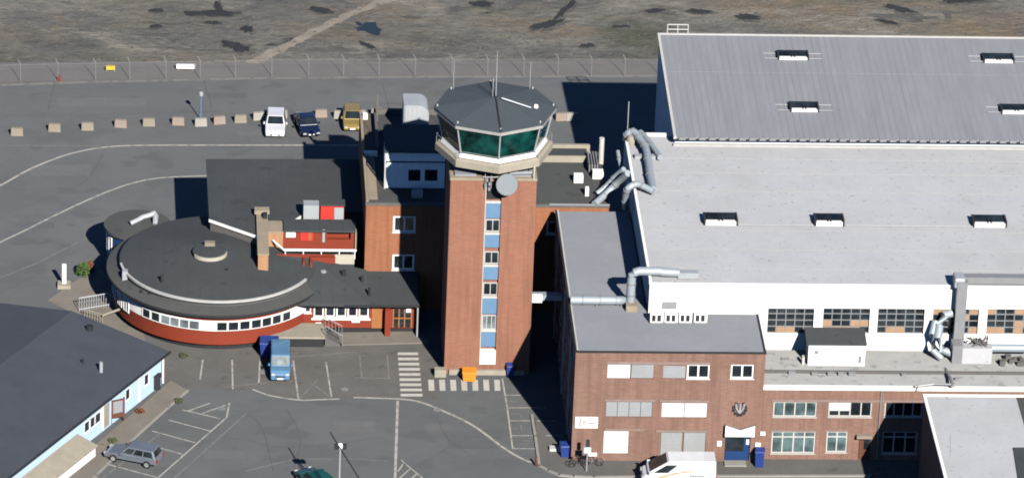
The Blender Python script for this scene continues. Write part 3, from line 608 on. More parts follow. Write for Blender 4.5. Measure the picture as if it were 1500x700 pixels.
p = gp(183,412,3.6); MB().box(p.x-0.22, p.x+0.22, p.y-0.2, p.y+0.3, 3.45, 4.6).build('roof_cabinet', 'metal', R)
# rounded bay at the back
bx, by = -32.2, -5.3
MB().lathe(bx, by, [(2.55,0),(2.55,3.4)], 48).build('bay_wall', 'blue_door', R)  # dark blue puts the wall's shaded look into its colour
MB().lathe(bx, by, [(2.5,3.36),(2.85,3.36),(2.85,3.62),(0,3.75)], 48).build('bay_roof', 'felt_brown', R)
for a in (-172, -152):
    ar = radians(a); Fw = ((bx+2.555*cos(ar), by+2.555*sin(ar)), (-sin(ar), cos(ar)), (cos(ar), sin(ar)))
    window(Fw, -0.28, 0.28, 1.5, 3.0, 1, 1, R, 'white', 'glass_grey', depth=0.0, fw=0.11, sill=False)
MB().box(-33.6,-31.2,-10.5,-7.2,0,3.0).build('link_wall', 'blue_door', R)  # coloured dark like the bay, as if in shade
pts = [gp(191,327,3.95), gp(200,323,4.1), gp(209,318,4.2), gp(218,315.5,4.3), gp(227,312,4.4), gp(228,315,4.3), gp(227,329,3.75)]
MB().tube(pts, [0.2,0.2,0.22,0.22,0.24,0.24,0.22], 8).build('roof_duct', 'metal', R, smooth=True)
# ================================================================== FLAT ROOF HALL
Hh = root('flat_roof_hall', 'dark flat roofed hall behind the round building with pale roof edge', 'building', (-19, -3, 0))
hp = [(-26.4,2.6),(-13.3,2.85),(-13.3,-7.7),(-17.9,-7.8),(-20.6,-11.6),(-22.1,-12.75),(-26.2,-9.5)]
ins = [(-26.3,2.5),(-13.31,2.75),(-13.31,-7.6),(-17.85,-7.7),(-20.55,-11.4),(-22.1,-12.55),(-26.1,-9.45)]
MB().prism(ins, 0, 5.85).build('wall', 'concrete_dark', Hh)
hr = MB().prism(hp, 5.86, 6.1).build('roof', 'felt', Hh)
mb = MB()
for a, b in ((3,4),(4,5),(5,6)):
    p, q = Vector(hp[a]), Vector(hp[b]); d = (p-q).normalized(); L_ = (p-q).length; Fw = ((q.x,q.y),(d.x,d.y),(d.y,-d.x)); mb.fb(Fw, 0, L_, 0.003, 0.06, 5.88, 6.14)
mb.build('roof_edge', 'white_wall', hr)
# ================================================================== ROOFTOP ANNEX with brick chimney wall
A = root('rooftop_annex', 'red rooftop annex with white balustrade and tall tan brick chimney wall', 'building', (-18, -12, 3.6))
MB().box(-22.2,-21.35,-16.6,-8.4,3.5,6.25).build('chimney_wall', 'brick_light', A)
MB().box(-22.25,-21.3,-16.65,-8.35,6.253,6.38).build('chimney_cap', 'stone_cap', A)
MB().box(-22.4,-21.15,-9.0,-8.2,6.383,6.7).build('chimney_pot', 'stone_cap', A)
MB().box(-21.7,-21.35,-9.9,-9.3,6.383,6.75).build('flue', 'dark', A)
MB().box(-22.5,-22.2,-16.0,-15.3,3.6,4.9).build('service_box', 'white_wall', A)
MB().box(-21.34,-20.05,-12.2,-10.2,3.6,6.2).build('brick_wing', 'brick_light', A)
MB().box(-21.34,-20.0,-12.25,-10.15,6.2,6.34).build('wing_cap', 'stone_cap', A)
F = FRONT(-12.1)
hole = rect(F, 479,338,514,351)
mb = MB(); mb.wallholes(F, -20.04, -14.1, 4.0, 6.35, [(hole[0], hole[1], hole[2], hole[3])], 0.5)
mb.add([(-14.1,-12.1,4),(-14.1,-10.2,4),(-14.1,-10.2,6.35),(-14.1,-12.1,6.35)], [(0,1,2,3)]).add([(-14.1,-10.2,4),(-20.04,-10.2,4),(-20.04,-10.2,6.35),(-14.1,-10.2,6.35)], [(0,1,2,3)])
mb.build('wall', 'red', A)
MB().box(-20.02,-14.0,-12.35,-10.1,6.353,6.5).build('roof', 'felt', A)
MB().box(-14.02,-13.9,-12.3,-10.15,4.6,6.35).build('end_board', 'stone_cap', A)
h = rect(F, 419,337,433,347); MB().fb(F, h[0], h[1], 0.003, 0.08, h[2], h[3]).build('white_panel', 'white', A)
h = rect(F, 440,338,459,352); MB().fb(F, h[0], h[1], 0.003, 0.06, h[2], h[3]).build('door', 'red_bright', A)
for x in (452,):
    h = rect(F, x,339,x+4,352); MB().fb(F, h[0], h[1], 0.062, 0.08, h[2], h[3]).build('timber_strip', 'timber', A)
h = rect(F, 472,336,476,354); MB().fb(F, h[0], h[1], 0.003, 0.12, h[2], h[3]).build('downpipe', 'metal', A)
MB().box(-20.6,-14.1,-13.6,-12.11,3.6,4.55).build('terrace', 'felt', A)
F2 = FRONT(-13.6)
h = rect(F2, 397,366,480,378); MB().box(-20.6,-15.8,-13.72,-13.61,3.6,4.95).build('terrace_front', 'red', A)
MB().box(-17.8,-15.7,-14.05,-13.73,4.3,4.85).build('service_shelf', 'red', A)
MB().box(-15.75,-14.1,-13.75,-13.61,4.1,4.95).build('plank_front', 'cream', A)
mb = MB(); mb.box(-20.0,-13.95,-13.7,-13.6,5.25,5.42); [mb.box(x,x+0.06,-13.68,-13.62,4.55,5.25) for x in (-19.9,-18.4,-16.9,-15.4,-14.1)]
mb.tube([(-20.0,-13.65,5.33),(-20.9,-12.4,5.6)], 0.08, 6); mb.build('balustrade', 'white', A)
mb = MB()
for x in (-18.35, -17.75): mb.tube([(x,-13.85,4.7),(x,-14.6,4.6),(x,-15.7,3.85)], 0.12, 6)
mb.build('red_pipe', 'red', A)
gb = MB().box(-18.3,-17.0,-9.35,-8.3,4.5,7.4).build('plant_room', 'metal', A)
MB().box(-18.0,-17.2,-9.42,-9.353,5.6,5.9).build('grille', 'dark', gb)
rbx = MB().box(-16.85,-14.9,-9.05,-8.2,4.5,7.3).build('stair_head', 'red_bright', A)
MB().box(-16.95,-14.8,-9.2,-8.1,7.3,7.42).build('roof', 'felt', rbx)
MB().box(-15.7,-14.92,-9.12,-9.053,5.2,7.1).build('door', 'metal', rbx)
# ================================================================== ENTRANCE PAVILION
E = root('entrance_pavilion', 'low red entrance pavilion with white framed windows and dark sloping roof', 'building', (-14, -17, 0))
ez = lambda y: 3.12+(y+19.3)*0.09
F = FRONT(-18.4)
dr_ = rect(F, 428,450,443,477); w0 = rect(F, 446,447,456,458); wr = [rect(F, x-7.5,446,x+7.5,464) for x in (467,483.5,500,516.5,533)]
en = rect(F, 575,445,604,474)
mb = MB(); top = ez(-18.4)-0.2
mb.wallholes(F, -19.6, -9.0, 0.5, top, [(dr_[0],dr_[1],0.52,dr_[3]), w0, (en[0],en[1],0.52,en[3])]+wr, 0.14)
mb.add([(-9.0,-18.4,0),(-9.0,-14,0),(-9.0,-14,3),(-9.0,-18.4,3)], [(0,1,2,3)]); mb.build('wall', 'red', E)
MB().box(-19.4,-9.1,-18.2,-14.2,0,0.55).build('plinth', 'dark', E)
mb = MB(); mb.prism([(-19.3,-19.3),(-8.85,-19.3),(-8.85,-14.0),(-19.3,-14.0)], [ez(-19.3)-0.16]*2+[ez(-14)-0.16]*2, [ez(-19.3)]*2+[ez(-14)]*2)
er = mb.build('roof', 'felt', E)
MB().box(-18.9,-8.8,-19.36,-19.302,2.9,3.1).build('gutter', 'dark', er)
d = MB().fb(F, dr_[0]+0.1, dr_[1]-0.1, -0.1, -0.03, 0.55, dr_[3]-0.08).build('door', 'timber', E)
MB().fb(F, dr_[1]-0.3, dr_[1]-0.2, -0.03, 0.03, 1.4, 1.5).build('handle', 'metal', d)
window(F, *w0, 1, 1, E, 'white', 'glass', fw=0.1)
for q in wr: window(F, *q, 1, 1, E, 'white', 'glass', fw=0.1)
MB().fb(F, wr[0][0]-0.2, wr[-1][1]+0.15, 0.003, 0.09, wr[0][3]+0.02, wr[0][3]+0.14).build('window_trim', 'white', E)
MB().fb(F, wr[0][0]-0.2, wr[-1][1]+0.15, 0.065, 0.12, wr[0][2]-0.22, wr[0][2]-0.08).build('window_trim', 'white', E)
h = rect(F, 544,447,560,475); MB().fb(F, h[0], h[1], 0.003, 0.05, 0.5, h[3]).build('red_panel', 'timber', E)
h = rect(F, 563,448,572,485); MB().fb(F, h[0], h[1], 0.1, 0.75, 0.0, h[3]).build('red_pillar', 'red', E)
g = MB().fb(F, en[0], en[1], -0.12, -0.06, 0.55, en[3]).build('entrance_glazing', 'glass', E)
mb = MB(); [mb.fb(F, en[0]+(en[1]-en[0])*k-0.05, en[0]+(en[1]-en[0])*k+0.05, -0.06, 0.0, 0.55, en[3]) for k in (0.03,0.33,0.62,0.97)]; mb.fb(F, en[0], en[1], -0.058, -0.01, 1.35, 1.45); mb.build('door_frame', 'timber', g)
h = rect(F, 595,451,602,457); MB().fb(F, h[0], h[1], 0.003, 0.05, h[2], h[3]).build('notice', 'white', E)
h = rect(F, 462,472,471,481); MB().fb(F, h[0], h[1], 0.003, 0.05, h[2], h[3]).build('notice', 'white', E)
h = rect(F, 515,465,527,471); MB().fb(F, h[0], h[1], 0.122, 0.15, h[2], h[3]).build('notice', 'white', E)
MB().tube([(-8.95,-19.1,0),(-8.95,-19.1,2.95)], 0.08, 8).build('canopy_post', 'metal', E)
for x, y, s_ in ((474,400,0.2),(503,408,0.22),(530,412,0.13),(541,428,0.12)):
    p = gp(x, y, 3.6); MB().cyl(p.x, p.y, s_, 3.2, 3.6+s_*3.4, 10).build('roof_vent', 'dark', er)
p = gp(474,396,4.3); MB().cyl(p.x, p.y, 0.24, 3.9, 4.25, 10).build('vent_cowl', 'metal', er)
lv = [(-19.3,-19.4,3.32),(-13.0,-19.34,3.15),(-13.0,-13.9,3.66),(-17.6,-13.74,4.62),(-19.6,-13.74,4.78)]
MB().add(lv+[(x,y,z-0.3) for x,y,z in lv], [(0,1,3),(1,2,3),(0,3,4),(8,6,5),(8,7,6),(9,8,5),(0,5,6,1),(1,6,7,2),(2,7,8,3),(3,8,9,4),(4,9,5,0)]).build('link_roof', 'felt', er)
# loading deck with stairs
D = root('loading_deck', 'raised concrete loading deck with dark front below the orange door', 'deck', (-19, -20.5, 0))
MB().box(-21.6,-16.65,-21.2,-18.6,0.82,1.0).build('slab', 'concrete', D)
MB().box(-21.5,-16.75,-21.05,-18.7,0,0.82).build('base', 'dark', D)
mb = MB(); [mb.box(-16.64+0.3*i,-16.34+0.3*i,-20.9,-19.4,0,0.8-0.18*i) for i in range(4)]; mb.build('stairs', 'concrete_dark', D)
mb = MB()
for i in range(6): mb.tube([(-16.6+0.28*i,-19.3,0.9-0.16*i),(-16.6+0.28*i,-19.3,1.9-0.16*i)], 0.03, 5)
mb.tube([(-16.6,-19.3,1.9),(-15.2,-19.3,1.1)], 0.035, 5).tube([(-16.6,-20.95,1.9),(-15.2,-20.95,1.0)], 0.035, 5).tube([(-16.6,-20.95,0.9),(-16.6,-20.95,1.9)], 0.03, 5).tube([(-15.2,-20.95,0),(-15.2,-20.95,1.0)], 0.03, 5); mb.build('stair_railing', 'steel', D)
# ================================================================== BRICK OFFICE
OX0, OX1, OY0, OY1, OZ = 2.5, 17.6, -41.0, -14.9, 9.7
O = root('brick_office', 'three storey brick office corner block with grey shutters and butterfly entrance canopy', 'building', (10, -35, 0))
F = FRONT(OY0)
r_ = lambda *a: rect(F, *a)
top = 9.72
hl = {k: r_(*v) for k, v in dict(s1=(889,534,924,554), s2=(924,534,958.5,554), s3=(970.5,535.5,1005,554), w1=(1006,534,1040,554), w2=(1070,534,1104.5,554), s4=(887,588.5,956,610), s5=(968.5,590,1036.5,611), s6=(883,631,921.5,664), g1=(966.5,633,1000,668), g2=(1000,633,1034.5,668), dr=(1060.5,640,1099.5,671)).items()}
for k in ('g1','g2','dr'): hl[k] = (hl[k][0], hl[k][1], 0.12, hl[k][3])
def merge(a, b): return (a[0], b[1], min(a[2], b[2]), max(a[3], b[3]))
holes = [merge(hl['s1'],hl['s2']), hl['s3'], hl['w1'], hl['w2'], hl['s4'], hl['s5'], hl['s6'], merge(hl['g1'],hl['g2']), hl['dr']]
mb = MB(); mb.wallholes(F, OX0, OX1, 0, top, holes, 0.2)
FL = ((OX0, OY1), (0, -1), (-1, 0)); side_w = [(a_, a_+1.9, z_, z_+1.35) for z_ in (1.1, 4.3, 7.5) for a_ in (1.6, 5.0, 8.4, 11.8, 15.2, 18.6, 22.4)]
mb.wallholes(FL, 0, OY1-OY0, 0, top, side_w, 0.2)
for a in ([(OX1,OY0),(OX1,-33.9)], [(OX1,-33.9),(8.7,-33.9)], [(8.7,-33.9),(8.7,OY1)], [(8.7,OY1),(OX0,OY1)]):
    (x0,y0),(x1,y1) = a; mb.add([(x0,y0,0),(x1,y1,0),(x1,y1,top),(x0,y0,top)], [(0,1,2,3)])
mb.build('wall', 'brick', O)
orf = MB().prism([(OX0+0.1,OY0+0.1),(OX1-0.1,OY0+0.1),(OX1-0.1,-33.95),(8.65,-33.95),(8.65,OY1-0.1),(OX0+0.1,OY1-0.1)], 9.5, 9.76).build('roof', 'membrane_grey', O)
mb = MB(); mb.box(OX0-0.06, OX1+0.06, OY0-0.06, OY0+0.1, 9.723, 9.84).box(OX1-0.1, OX1+0.06, OY0+0.1, -34.1, 9.723, 9.84).box(OX0-0.06, OX0+0.1, OY0+0.1, OY1, 9.72, 9.84); mb.build('coping', 'dark', orf)
mb = MB(); mb.box(OX0+0.1, OX0+0.22, OY0+0.4, OY1, 9.765, 9.86); mb.build('roof_edge', 'white_trim', orf)
def shutter(h, m, n=1):
    mb = MB(); w_ = (h[1]-h[0])/n
    for i in range(n): mb.fb(F, h[0]+w_*i+0.02, h[0]+w_*(i+1)-0.02, -0.17, -0.06, h[2]+0.02, h[3]-0.02)
    return mb.build('shutter', m, O)
shutter(hl['s1'], 'shutter_white'); shutter(hl['s2'], 'shutter'); shutter(hl['s3'], 'shutter'); shutter(hl['s4'], 'shutter', 4); shutter(hl['s5'], 'shutter_white', 2); shutter(hl['s6'], 'shutter_white')
gd = MB().fb(F, hl['g1'][0]+0.03, hl['g1'][1]-0.03, -0.17, -0.08, 0.15, hl['g1'][3]-0.03).build('garage_door', 'shutter', O)
MB().fb(F, hl['g2'][0]+0.03, hl['g2'][1]-0.03, -0.17, -0.08, 0.15, hl['g2'][3]-0.03).build('garage_door', 'shutter', O)
for k in ('w1','w2'): window(F, *hl[k], 2, 1, O, 'white', 'glass', depth=0.15, fw=0.11, mw=0.13)
for (x0, x1, y) in ((886,960,586),(966,1039,587),(886,944,629),(960,1036,631),(888,1040,531.5)):
    h = rect(F, x0, y-1.5, x1, y+1.0); MB().fb(F, h[0], h[1], 0.003, 0.07, h[2], h[3]).build('lintel', 'lintel_stone', O)
for h in side_w: window(FL, *h, 2, 1, O, 'white_trim', 'glass_blind', depth=0.15, fw=0.1)
for a_ in (4.3, 14.4, 21.6): MB().fb(FL, a_-0.06, a_+0.06, 0.003, 0.12, 0.1, 9.6).build('downpipe', 'metal', O)
dh = hl['dr']
dd = MB().fb(F, dh[0]+0.06, dh[1]-0.06, -0.17, -0.1, 0.14, dh[3]-0.04).build('door', 'blue_door', O)
MB().fb(F, dh[0]+0.12, dh[1]-0.5, -0.1, -0.07, 1.0, dh[3]-0.1).build('door_glass', 'glass', dd)
h = rect(F, 1093,644,1097.5,651); MB().fb(F, h[0], h[1], -0.1, -0.06, h[2], h[3]).build('notice', 'white', dd)
MB().fb(F, dh[0]+0.0, dh[1]-0.3, 0.02, 0.9, 0.08, 0.22).build('doorstep', 'kerb', O)
# butterfly canopy
c0, c1 = rect(F, 1061,624,1105,640)[0:2]; czl, czh = rect(F, 1061,624,1105,640)[2:4]
cm = (c0+c1)/2; mb = MB()
q = lambda a, d, z: (a, OY0-d, z)
zl, zh = czl+0.3, czh+0.26
mb.add([q(c0,0.5,zl),q(c1,0.5,zl),q(c1,0.5,zh),q(cm,0.5,zh-0.42),q(c0,0.5,zh),q(c0,0.42,zl),q(c1,0.42,zl),q(c1,0.42,zh),q(cm,0.42,zh-0.42),q(c0,0.42,zh)], [(0,1,2,3,4),(9,8,7,6,5),(0,5,6,1),(1,6,7,2),(2,7,8,3),(3,8,9,4),(4,9,5,0)])
ec = mb.build('entrance_canopy', 'white', O)
mb = MB(); mb.add([q(c0,0.415,zh-0.05),q(cm,0.415,zh-0.47),q(c1,0.415,zh-0.05),q(c0,0.005,zh-0.05),q(cm,0.005,zh-0.47),q(c1,0.005,zh-0.05),q(c0,0.415,zh-0.12),q(cm,0.415,zh-0.54),q(c1,0.415,zh-0.12),q(c0,0.005,zh-0.12),q(cm,0.005,zh-0.54),q(c1,0.005,zh-0.12)], [(0,1,4,3),(1,2,5,4),(9,10,7,6),(10,11,8,7),(0,6,7,1),(1,7,8,2)]); mb.build('canopy_roof', 'barrier_pink', ec)
# emblem: dark ring of blocks round a pale forked shape
e0 = onp(1083.5, 598, (0,OY0), (0,-1)); mb = MB()
for i, a in enumerate((-165,-130,-100,-75,-45,-15,15,55,165,125)):
    a = radians(a); x, z = e0.x+0.5*cos(a), e0.z+0.55*sin(a); mb.box(x-0.11, x+0.11, OY0-0.1, OY0-0.003, z-0.1, z+0.1)
mb.box(e0.x-0.04, e0.x+0.04, OY0-0.09, OY0-0.003, e0.z-0.35, e0.z+0.5)
em = mb.build('emblem', 'dark', O)
mb = MB()
for dx in (-0.3, 0.0, 0.3): mb.tube([(e0.x,OY0-0.12,e0.z-0.35),(e0.x+dx,OY0-0.12,e0.z+0.1),(e0.x+dx*1.1,OY0-0.12,e0.z+0.5)], 0.07, 6)
mb.build('emblem_centre', 'metal', em)
def plate(name, label, cat, F, rc, d, m='white', parts=()):
    h = rect(F, *rc); o = MB().fb(F, h[0], h[1], 0.003, d, h[2], h[3]).build(name, m); tag(o, label, cat)
    for (k0, k1, j0, j1, mm) in parts:
        MB().fb(F, h[0]+(h[1]-h[0])*k0, h[0]+(h[1]-h[0])*k1, d+0.002, d+0.012, h[2]+(h[3]-h[2])*j0, h[2]+(h[3]-h[2])*j1).build('sign_mark', mm, o)
    return o
plate('wall_sign', 'white rectangular sign on the left corner of the brick office', 'sign', F, (842,610,876,625.5), 0.12, 'white', ((0.18,0.25,0.12,0.9,'steel'),(0.36,0.42,0.35,0.7,'red'),(0.56,0.88,0.38,0.56,'metal'),(0.6,0.84,0.62,0.72,'metal')))
plate('wall_plate', 'small white plate left of the blue entrance door', 'sign', F, (1050,645,1057,652), 0.12, 'white')
plate('wall_plate', 'white plate right of the blue entrance door above the blue bin', 'sign', F, (1106,647.5,1114,657), 0.12, 'white')
plate('wall_plate', 'flat white plate high on the brick right of the entrance canopy', 'sign', F, (1113.5,631.5,1121,636.5), 0.12, 'white')
# ================================================================== OFFICE WING
WY0, WZ = -40.55, 6.35
Wg = root('office_wing', 'two storey brick office wing with white roof edge and rows of windows', 'building', (32, -38, 0))
F = FRONT(WY0)
wdef = [((1132,588.6,1197,610),4,1,'glass_grey',None),((1213,588.6,1278,610),4,1,'glass',(0.0,0.5,0.62,'shutter_white')),((1295,589,1352,610),4,1,'glass',None),((1129,632,1195,663.4),4,[0.74],'glass_grey',None),((1209.4,632,1242,662),2,[0.74],'glass_grey',None),((1291,632,1344,664),3,[0.74],'glass',None)]
hs = [rect(F, *d[0]) for d in wdef]; dh = rect(F, 1257,640,1276,667); dh = (dh[0], dh[1], 0.12, dh[3])
extra = [(33.5+4.5*i, 37.2+4.5*i, hs[0][2], hs[0][3]) for i in range(3)]
mb = MB(); mb.wallholes(F, OX1+0.003, 47, 0, WZ, hs+[dh]+extra, 0.18); mb.add([(47,WY0,0),(47,-34,0),(47,-34,WZ),(47,WY0,WZ)], [(0,1,2,3)]); mb.build('wall', 'brick', Wg)
for d, h in zip(wdef, hs): window(F, *h, d[1], d[2], Wg, 'white_trim', d[3], depth=0.15, fw=0.1, mw=0.1, blinds=d[4])
for h in extra: window(F, *h, 4, 1, Wg, 'white_trim', 'glass', depth=0.15)
d = MB().fb(F, dh[0]+0.05, dh[1]-0.05, -0.16, -0.08, 0.14, dh[3]-0.05).build('door', 'timber_dark', Wg)
MB().fb(F, dh[0]+0.4, dh[1]-0.1, -0.08, -0.06, 1.0, dh[3]-0.15).build('door_glass', 'glass', d)
h = rect(F, 1254,634.5,1277,638.5); MB().fb(F, h[0], h[1], 0.003, 0.5, h[2], h[3]).build('door_canopy', 'barrier_pink', Wg)
for x0, x1, y in ((1130,1352,587),(1128,1196,630.5),(1208,1243,630.5)):
    h = rect(F, x0, y-1.2, x1, y+0.8); MB().fb(F, h[0], h[1], 0.003, 0.06, h[2], h[3]).build('lintel', 'lintel_stone', Wg)
wr_ = MB().box(OX1+0.003, 47, WY0+0.3, -37.7, 6.2, 6.42).build('roof', 'membrane_old', Wg)
MB().box(OX1+0.003, 47, -37.69, -33.95, 6.2, 6.62).build('upper_roof', 'membrane_old', Wg)
MB().box(OX1+0.05, 47, -37.86, -37.695, 6.423, 6.66).build('roof_step', 'concrete_dark', wr_)
mb = MB(); mb.box(OX1+0.01, 47, WY0-0.1, WY0+0.29, 6.353, 6.62); mb.build('roof_edge', 'white', wr_)
p = onp(1289, 600, (0,WY0), (0,-1)); MB().tube([(p.x,WY0-0.08,0.2),(p.x,WY0-0.08,6.3)], 0.06, 8).build('downpipe', 'steel', Wg)
rnd = random.Random(3)
for px, py in ((1193,549),(1217,549),(1232,549),(1248,549),(1160,547),(1324,550),(1402,556),(1150,529),(1200,541)):
    p = gp(px, py, 6.45); s_ = 0.12+0.1*rnd.random(); MB().box(p.x-s_*1.6, p.x+s_*1.6, p.y-s_, p.y+s_, 6.4, 6.5+s_).build('roof_vent', 'steel', wr_)
mb = MB(); pts = [gp(1340,566,6.8), gp(1368,562,6.9), gp(1398,563,7.0)]
mb.tube(pts, 0.1, 6).tube([gp(1385,540,6.6), gp(1392,553,6.8), gp(1396,565,7.0)], 0.14, 6).tube([gp(1345,572,6.6), gp(1345,563,7.0)], 0.06, 6); mb.build('roof_pipe', 'steel', Wg)
# ================================================================== WHITE HALL
hx0, hx1, hy0, hy1, hz = 8.78, 47, -34.05, -5.5, 12.4
Ha = root('white_hall', 'large white industrial hall with pale flat roof and high strip of steel windows', 'building', (28, -20, 0))
F = FRONT(hy0)
wn = [rect(F, *v) for v in ((1123,452,1193,488.5),(1204,452,1275,488.5),(1284,452.5,1355,489),(1364.5,453,1434.6,489.5),(1444,453,1514.5,490))]
wn.append((wn[-1][0]+4.7, wn[-1][1]+4.7, wn[-1][2], wn[-1][3]))
mb = MB(); mb.wallholes(F, hx0, hx1, 0, hz, wn, 0.35)
for a in ([(hx1,hy0),(hx1,hy1)], [(hx1,hy1),(hx0,hy1)], [(hx0,hy1),(hx0,hy0)]):
    (x0,y0),(x1,y1) = a; mb.add([(x0,y0,0),(x1,y1,0),(x1,y1,hz),(x0,y0,hz)], [(0,1,2,3)])
mb.build('wall', 'white_wall', Ha)
boards = [[(1,0),(2,0)],[(0,0),(0,1),(1,0),(2,0),(3,1),(3,0),(4,1)],[(1,0),(2,0)],[(0,3),(1,3),(3,2),(4,0),(0,1),(4,3)],[(0,0),(1,0),(3,0),(3,1),(0,3),(3,3),(4,1)],[(0,1)]]
for i, h in enumerate(wn):
    f = window(F, *h, 5, 4, Ha, 'steel', 'glass', depth=0.3, fw=0.06, mw=0.08, sill=False)
    cw, rh = (h[1]-h[0])/5, (h[3]-h[2])/4
    for c_, rr in sorted(set(boards[i])): MB().fb(F, h[0]+cw*c_+0.04, h[0]+cw*(c_+1)-0.04, -0.24, -0.2, h[2]+rh*rr+0.04, h[2]+rh*(rr+1)-0.04).build('boarding', 'plywood', f)
MB().box(hx0+0.12, hx1, hy0+0.1, hy1-0.1, 12.3, 12.44).build('roof', 'membrane', Ha)
for i, y_ in enumerate((-31.2,-27.6,-24.0,-16.5,-12.9,-10.1)): MB().box(hx0+0.2, hx1-0.1, y_, y_+0.07, 12.441, 12.455+0.001*i).build('roof_lap', 'upstand', Ha)
mb = MB(); mb.box(hx0-0.05, hx0+0.16, hy0+0.13, hy1+0.05, 12.403, 12.66).box(hx0-0.045, 12.3, hy1-0.2, hy1+0.053, 12.4, 12.662).box(hx0-0.05, hx1, hy0-0.05, hy0+0.12, 12.403, 12.5); mb.build('roof_edge', 'white', Ha)
h = rect(F, 970,441,991.5,451.5); mb = MB(); n = 6
for i in range(n): mb.fb(F, h[0], h[1], 0.003, 0.1, h[2]+(h[3]-h[2])*i/n, h[2]+(h[3]-h[2])*(i+0.6)/n)
mb.build('wall_vent', 'metal', Ha)
def skylight(px0, px1, py0, py1, z, par, L=0):
    a, b = gp(px0, py1, z), gp(px1, py1, z); dep = (py1-py0)/17/0.43*0.62; y0 = a.y
    k = MB().box(a.x+0.05, b.x-0.05, y0, y0+dep, z, z+0.33).build('skylight', 'white_wall', par)
    MB().add([(a.x+0.12,y0+0.1,z+0.28),(b.x-0.12,y0+0.1,z+0.28),(b.x-0.12,y0+dep,z+0.5),(a.x+0.12,y0+dep,z+0.5)], [(0,1,2,3)]).build('pane', 'glass', k)
    mb = MB(); mb.box(a.x-0.05, a.x+0.10, y0-0.02, y0+dep+0.1, z, z+0.52).box(b.x-0.10, b.x+0.05, y0-0.02, y0+dep+0.1, z, z+0.52).box(a.x+0.1, b.x-0.1, y0+dep+0.003, y0+dep+0.1, z, z+0.5)
    for t in (0.45, 0.55): xx = a.x+(b.x-a.x)*t; mb.box(xx-0.03, xx+0.03, y0+0.1, y0+dep, z+0.28, z+0.46)
    mb.build('skylight_frame', 'dark', k)
    return a, b, y0, dep
for x0, x1, y0, y1 in ((1032,1080,314,330),(1194,1236,315.5,331),(1426,1474,317.5,333)): skylight(x0, x1, y0, y1, 12.44, Ha)
mb = MB(); mb.tube([gp(1082,329.5,12.5), gp(1192,330.5,12.5)], 0.04, 5).tube([gp(1238,330.5,12.5), gp(1425,332,12.5)], 0.04, 5); mb.build('roof_cable', 'steel', Ha)
# gutter zone between hall and hangar
MB().box(12.75, hx1, -7.72, -7.5, 12.44, 12.66).build('rear_upstand', 'upstand', Ha)
# ================================================================== HANGAR
gx0, gx1, gy0, gy1 = 12.8, 47.5, -7.3, 11.0
G = root('hangar', 'tall metal hangar with ribbed grey sloping roof behind the white hall', 'building', (30, 2, 0))
zf, zr = 13.15, 14.4
mb = MB(); mb.hexa([(gx0+0.1,gy0+0.2,0),(gx1,gy0+0.2,0),(gx1,gy1-0.1,0),(gx0+0.1,gy1-0.1,0),(gx0+0.1,gy0+0.2,zf-0.05),(gx1,gy0+0.2,zf-0.05),(gx1,gy1-0.1,zr-0.05),(gx0+0.1,gy1-0.1,zr-0.05)]); mb.build('wall', 'hangar_wall', G)
mb = MB(); mb.hexa([(gx0,gy0-0.3,zf-0.02),(gx1,gy0-0.3,zf-0.02),(gx1,gy1,zr),(gx0,gy1,zr),(gx0,gy0-0.3,zf+0.1),(gx1,gy0-0.3,zf+0.1),(gx1,gy1,zr+0.12),(gx0,gy1,zr+0.12)]); gr = mb.build('roof', 'hangar_roof', G)
sl = (zr-zf)/(gy1-gy0+0.3); rz_ = lambda y: zf+0.1+(y-gy0+0.3)*sl
mb = MB(); mb.hexa([(gx0-0.06,gy0-0.35,zf-0.05),(gx0+0.16,gy0-0.35,zf-0.05),(gx0+0.16,gy1,zr),(gx0-0.06,gy1,zr),(gx0-0.06,gy0-0.35,zf+0.2),(gx0+0.16,gy0-0.35,zf+0.2),(gx0+0.16,gy1,zr+0.24),(gx0-0.06,gy1,zr+0.24)]); mb.box(gx0-0.06, gx1, gy1+0.002, gy1+0.2, zr-0.1, zr+0.22); mb.build('roof_edge', 'white_trim', gr)
mb = MB(); x = gx0+0.4
while x < gx1: mb.box(x, x+0.55, gy0-0.42, gy0-0.302, zf-0.12, zf+0.14); x += 0.85
mb.build('gutter_bracket', 'steel', gr)
mb = MB(); y_ = 4.2; mb.hexa([(gx0+0.2,y_,rz_(y_)),(gx1,y_,rz_(y_)),(gx1,y_+0.12,rz_(y_+0.12)),(gx0+0.2,y_+0.12,rz_(y_+0.12)),(gx0+0.2,y_,rz_(y_)+0.04),(gx1,y_,rz_(y_)+0.04),(gx1,y_+0.12,rz_(y_+0.12)+0.03),(gx0+0.2,y_+0.12,rz_(y_+0.12)+0.03)]); mb.build('roof_lap', 'hangar_roof', gr)
MB().box(gx0, gx1, gy0-0.305, gy0-0.1, zf-0.2, zf-0.03).build('gutter', 'dark', gr)
def hsky(px0, px1, py0, py1):
    zg = 13.8
    for _ in range(4): p = gp(px0, py1, zg); zg = rz_(p.y)
    a, b, y0, dep = skylight(px0, px1, py0, py1, zg-0.1, G)
    mb = MB()
    for yy in (y0+0.1, y0+dep): mb.tube([(a.x-1.2,yy,zg+0.12),(b.x+1.2,yy,zg+0.12)], 0.035, 5)
    mb.build('guard_wire', 'steel', gr)
for q in ((1140,1184,76,90),(1158,1199,151,166),(1441,1485,80,94.5),(1467,1512,155,169)): hsky(*q)
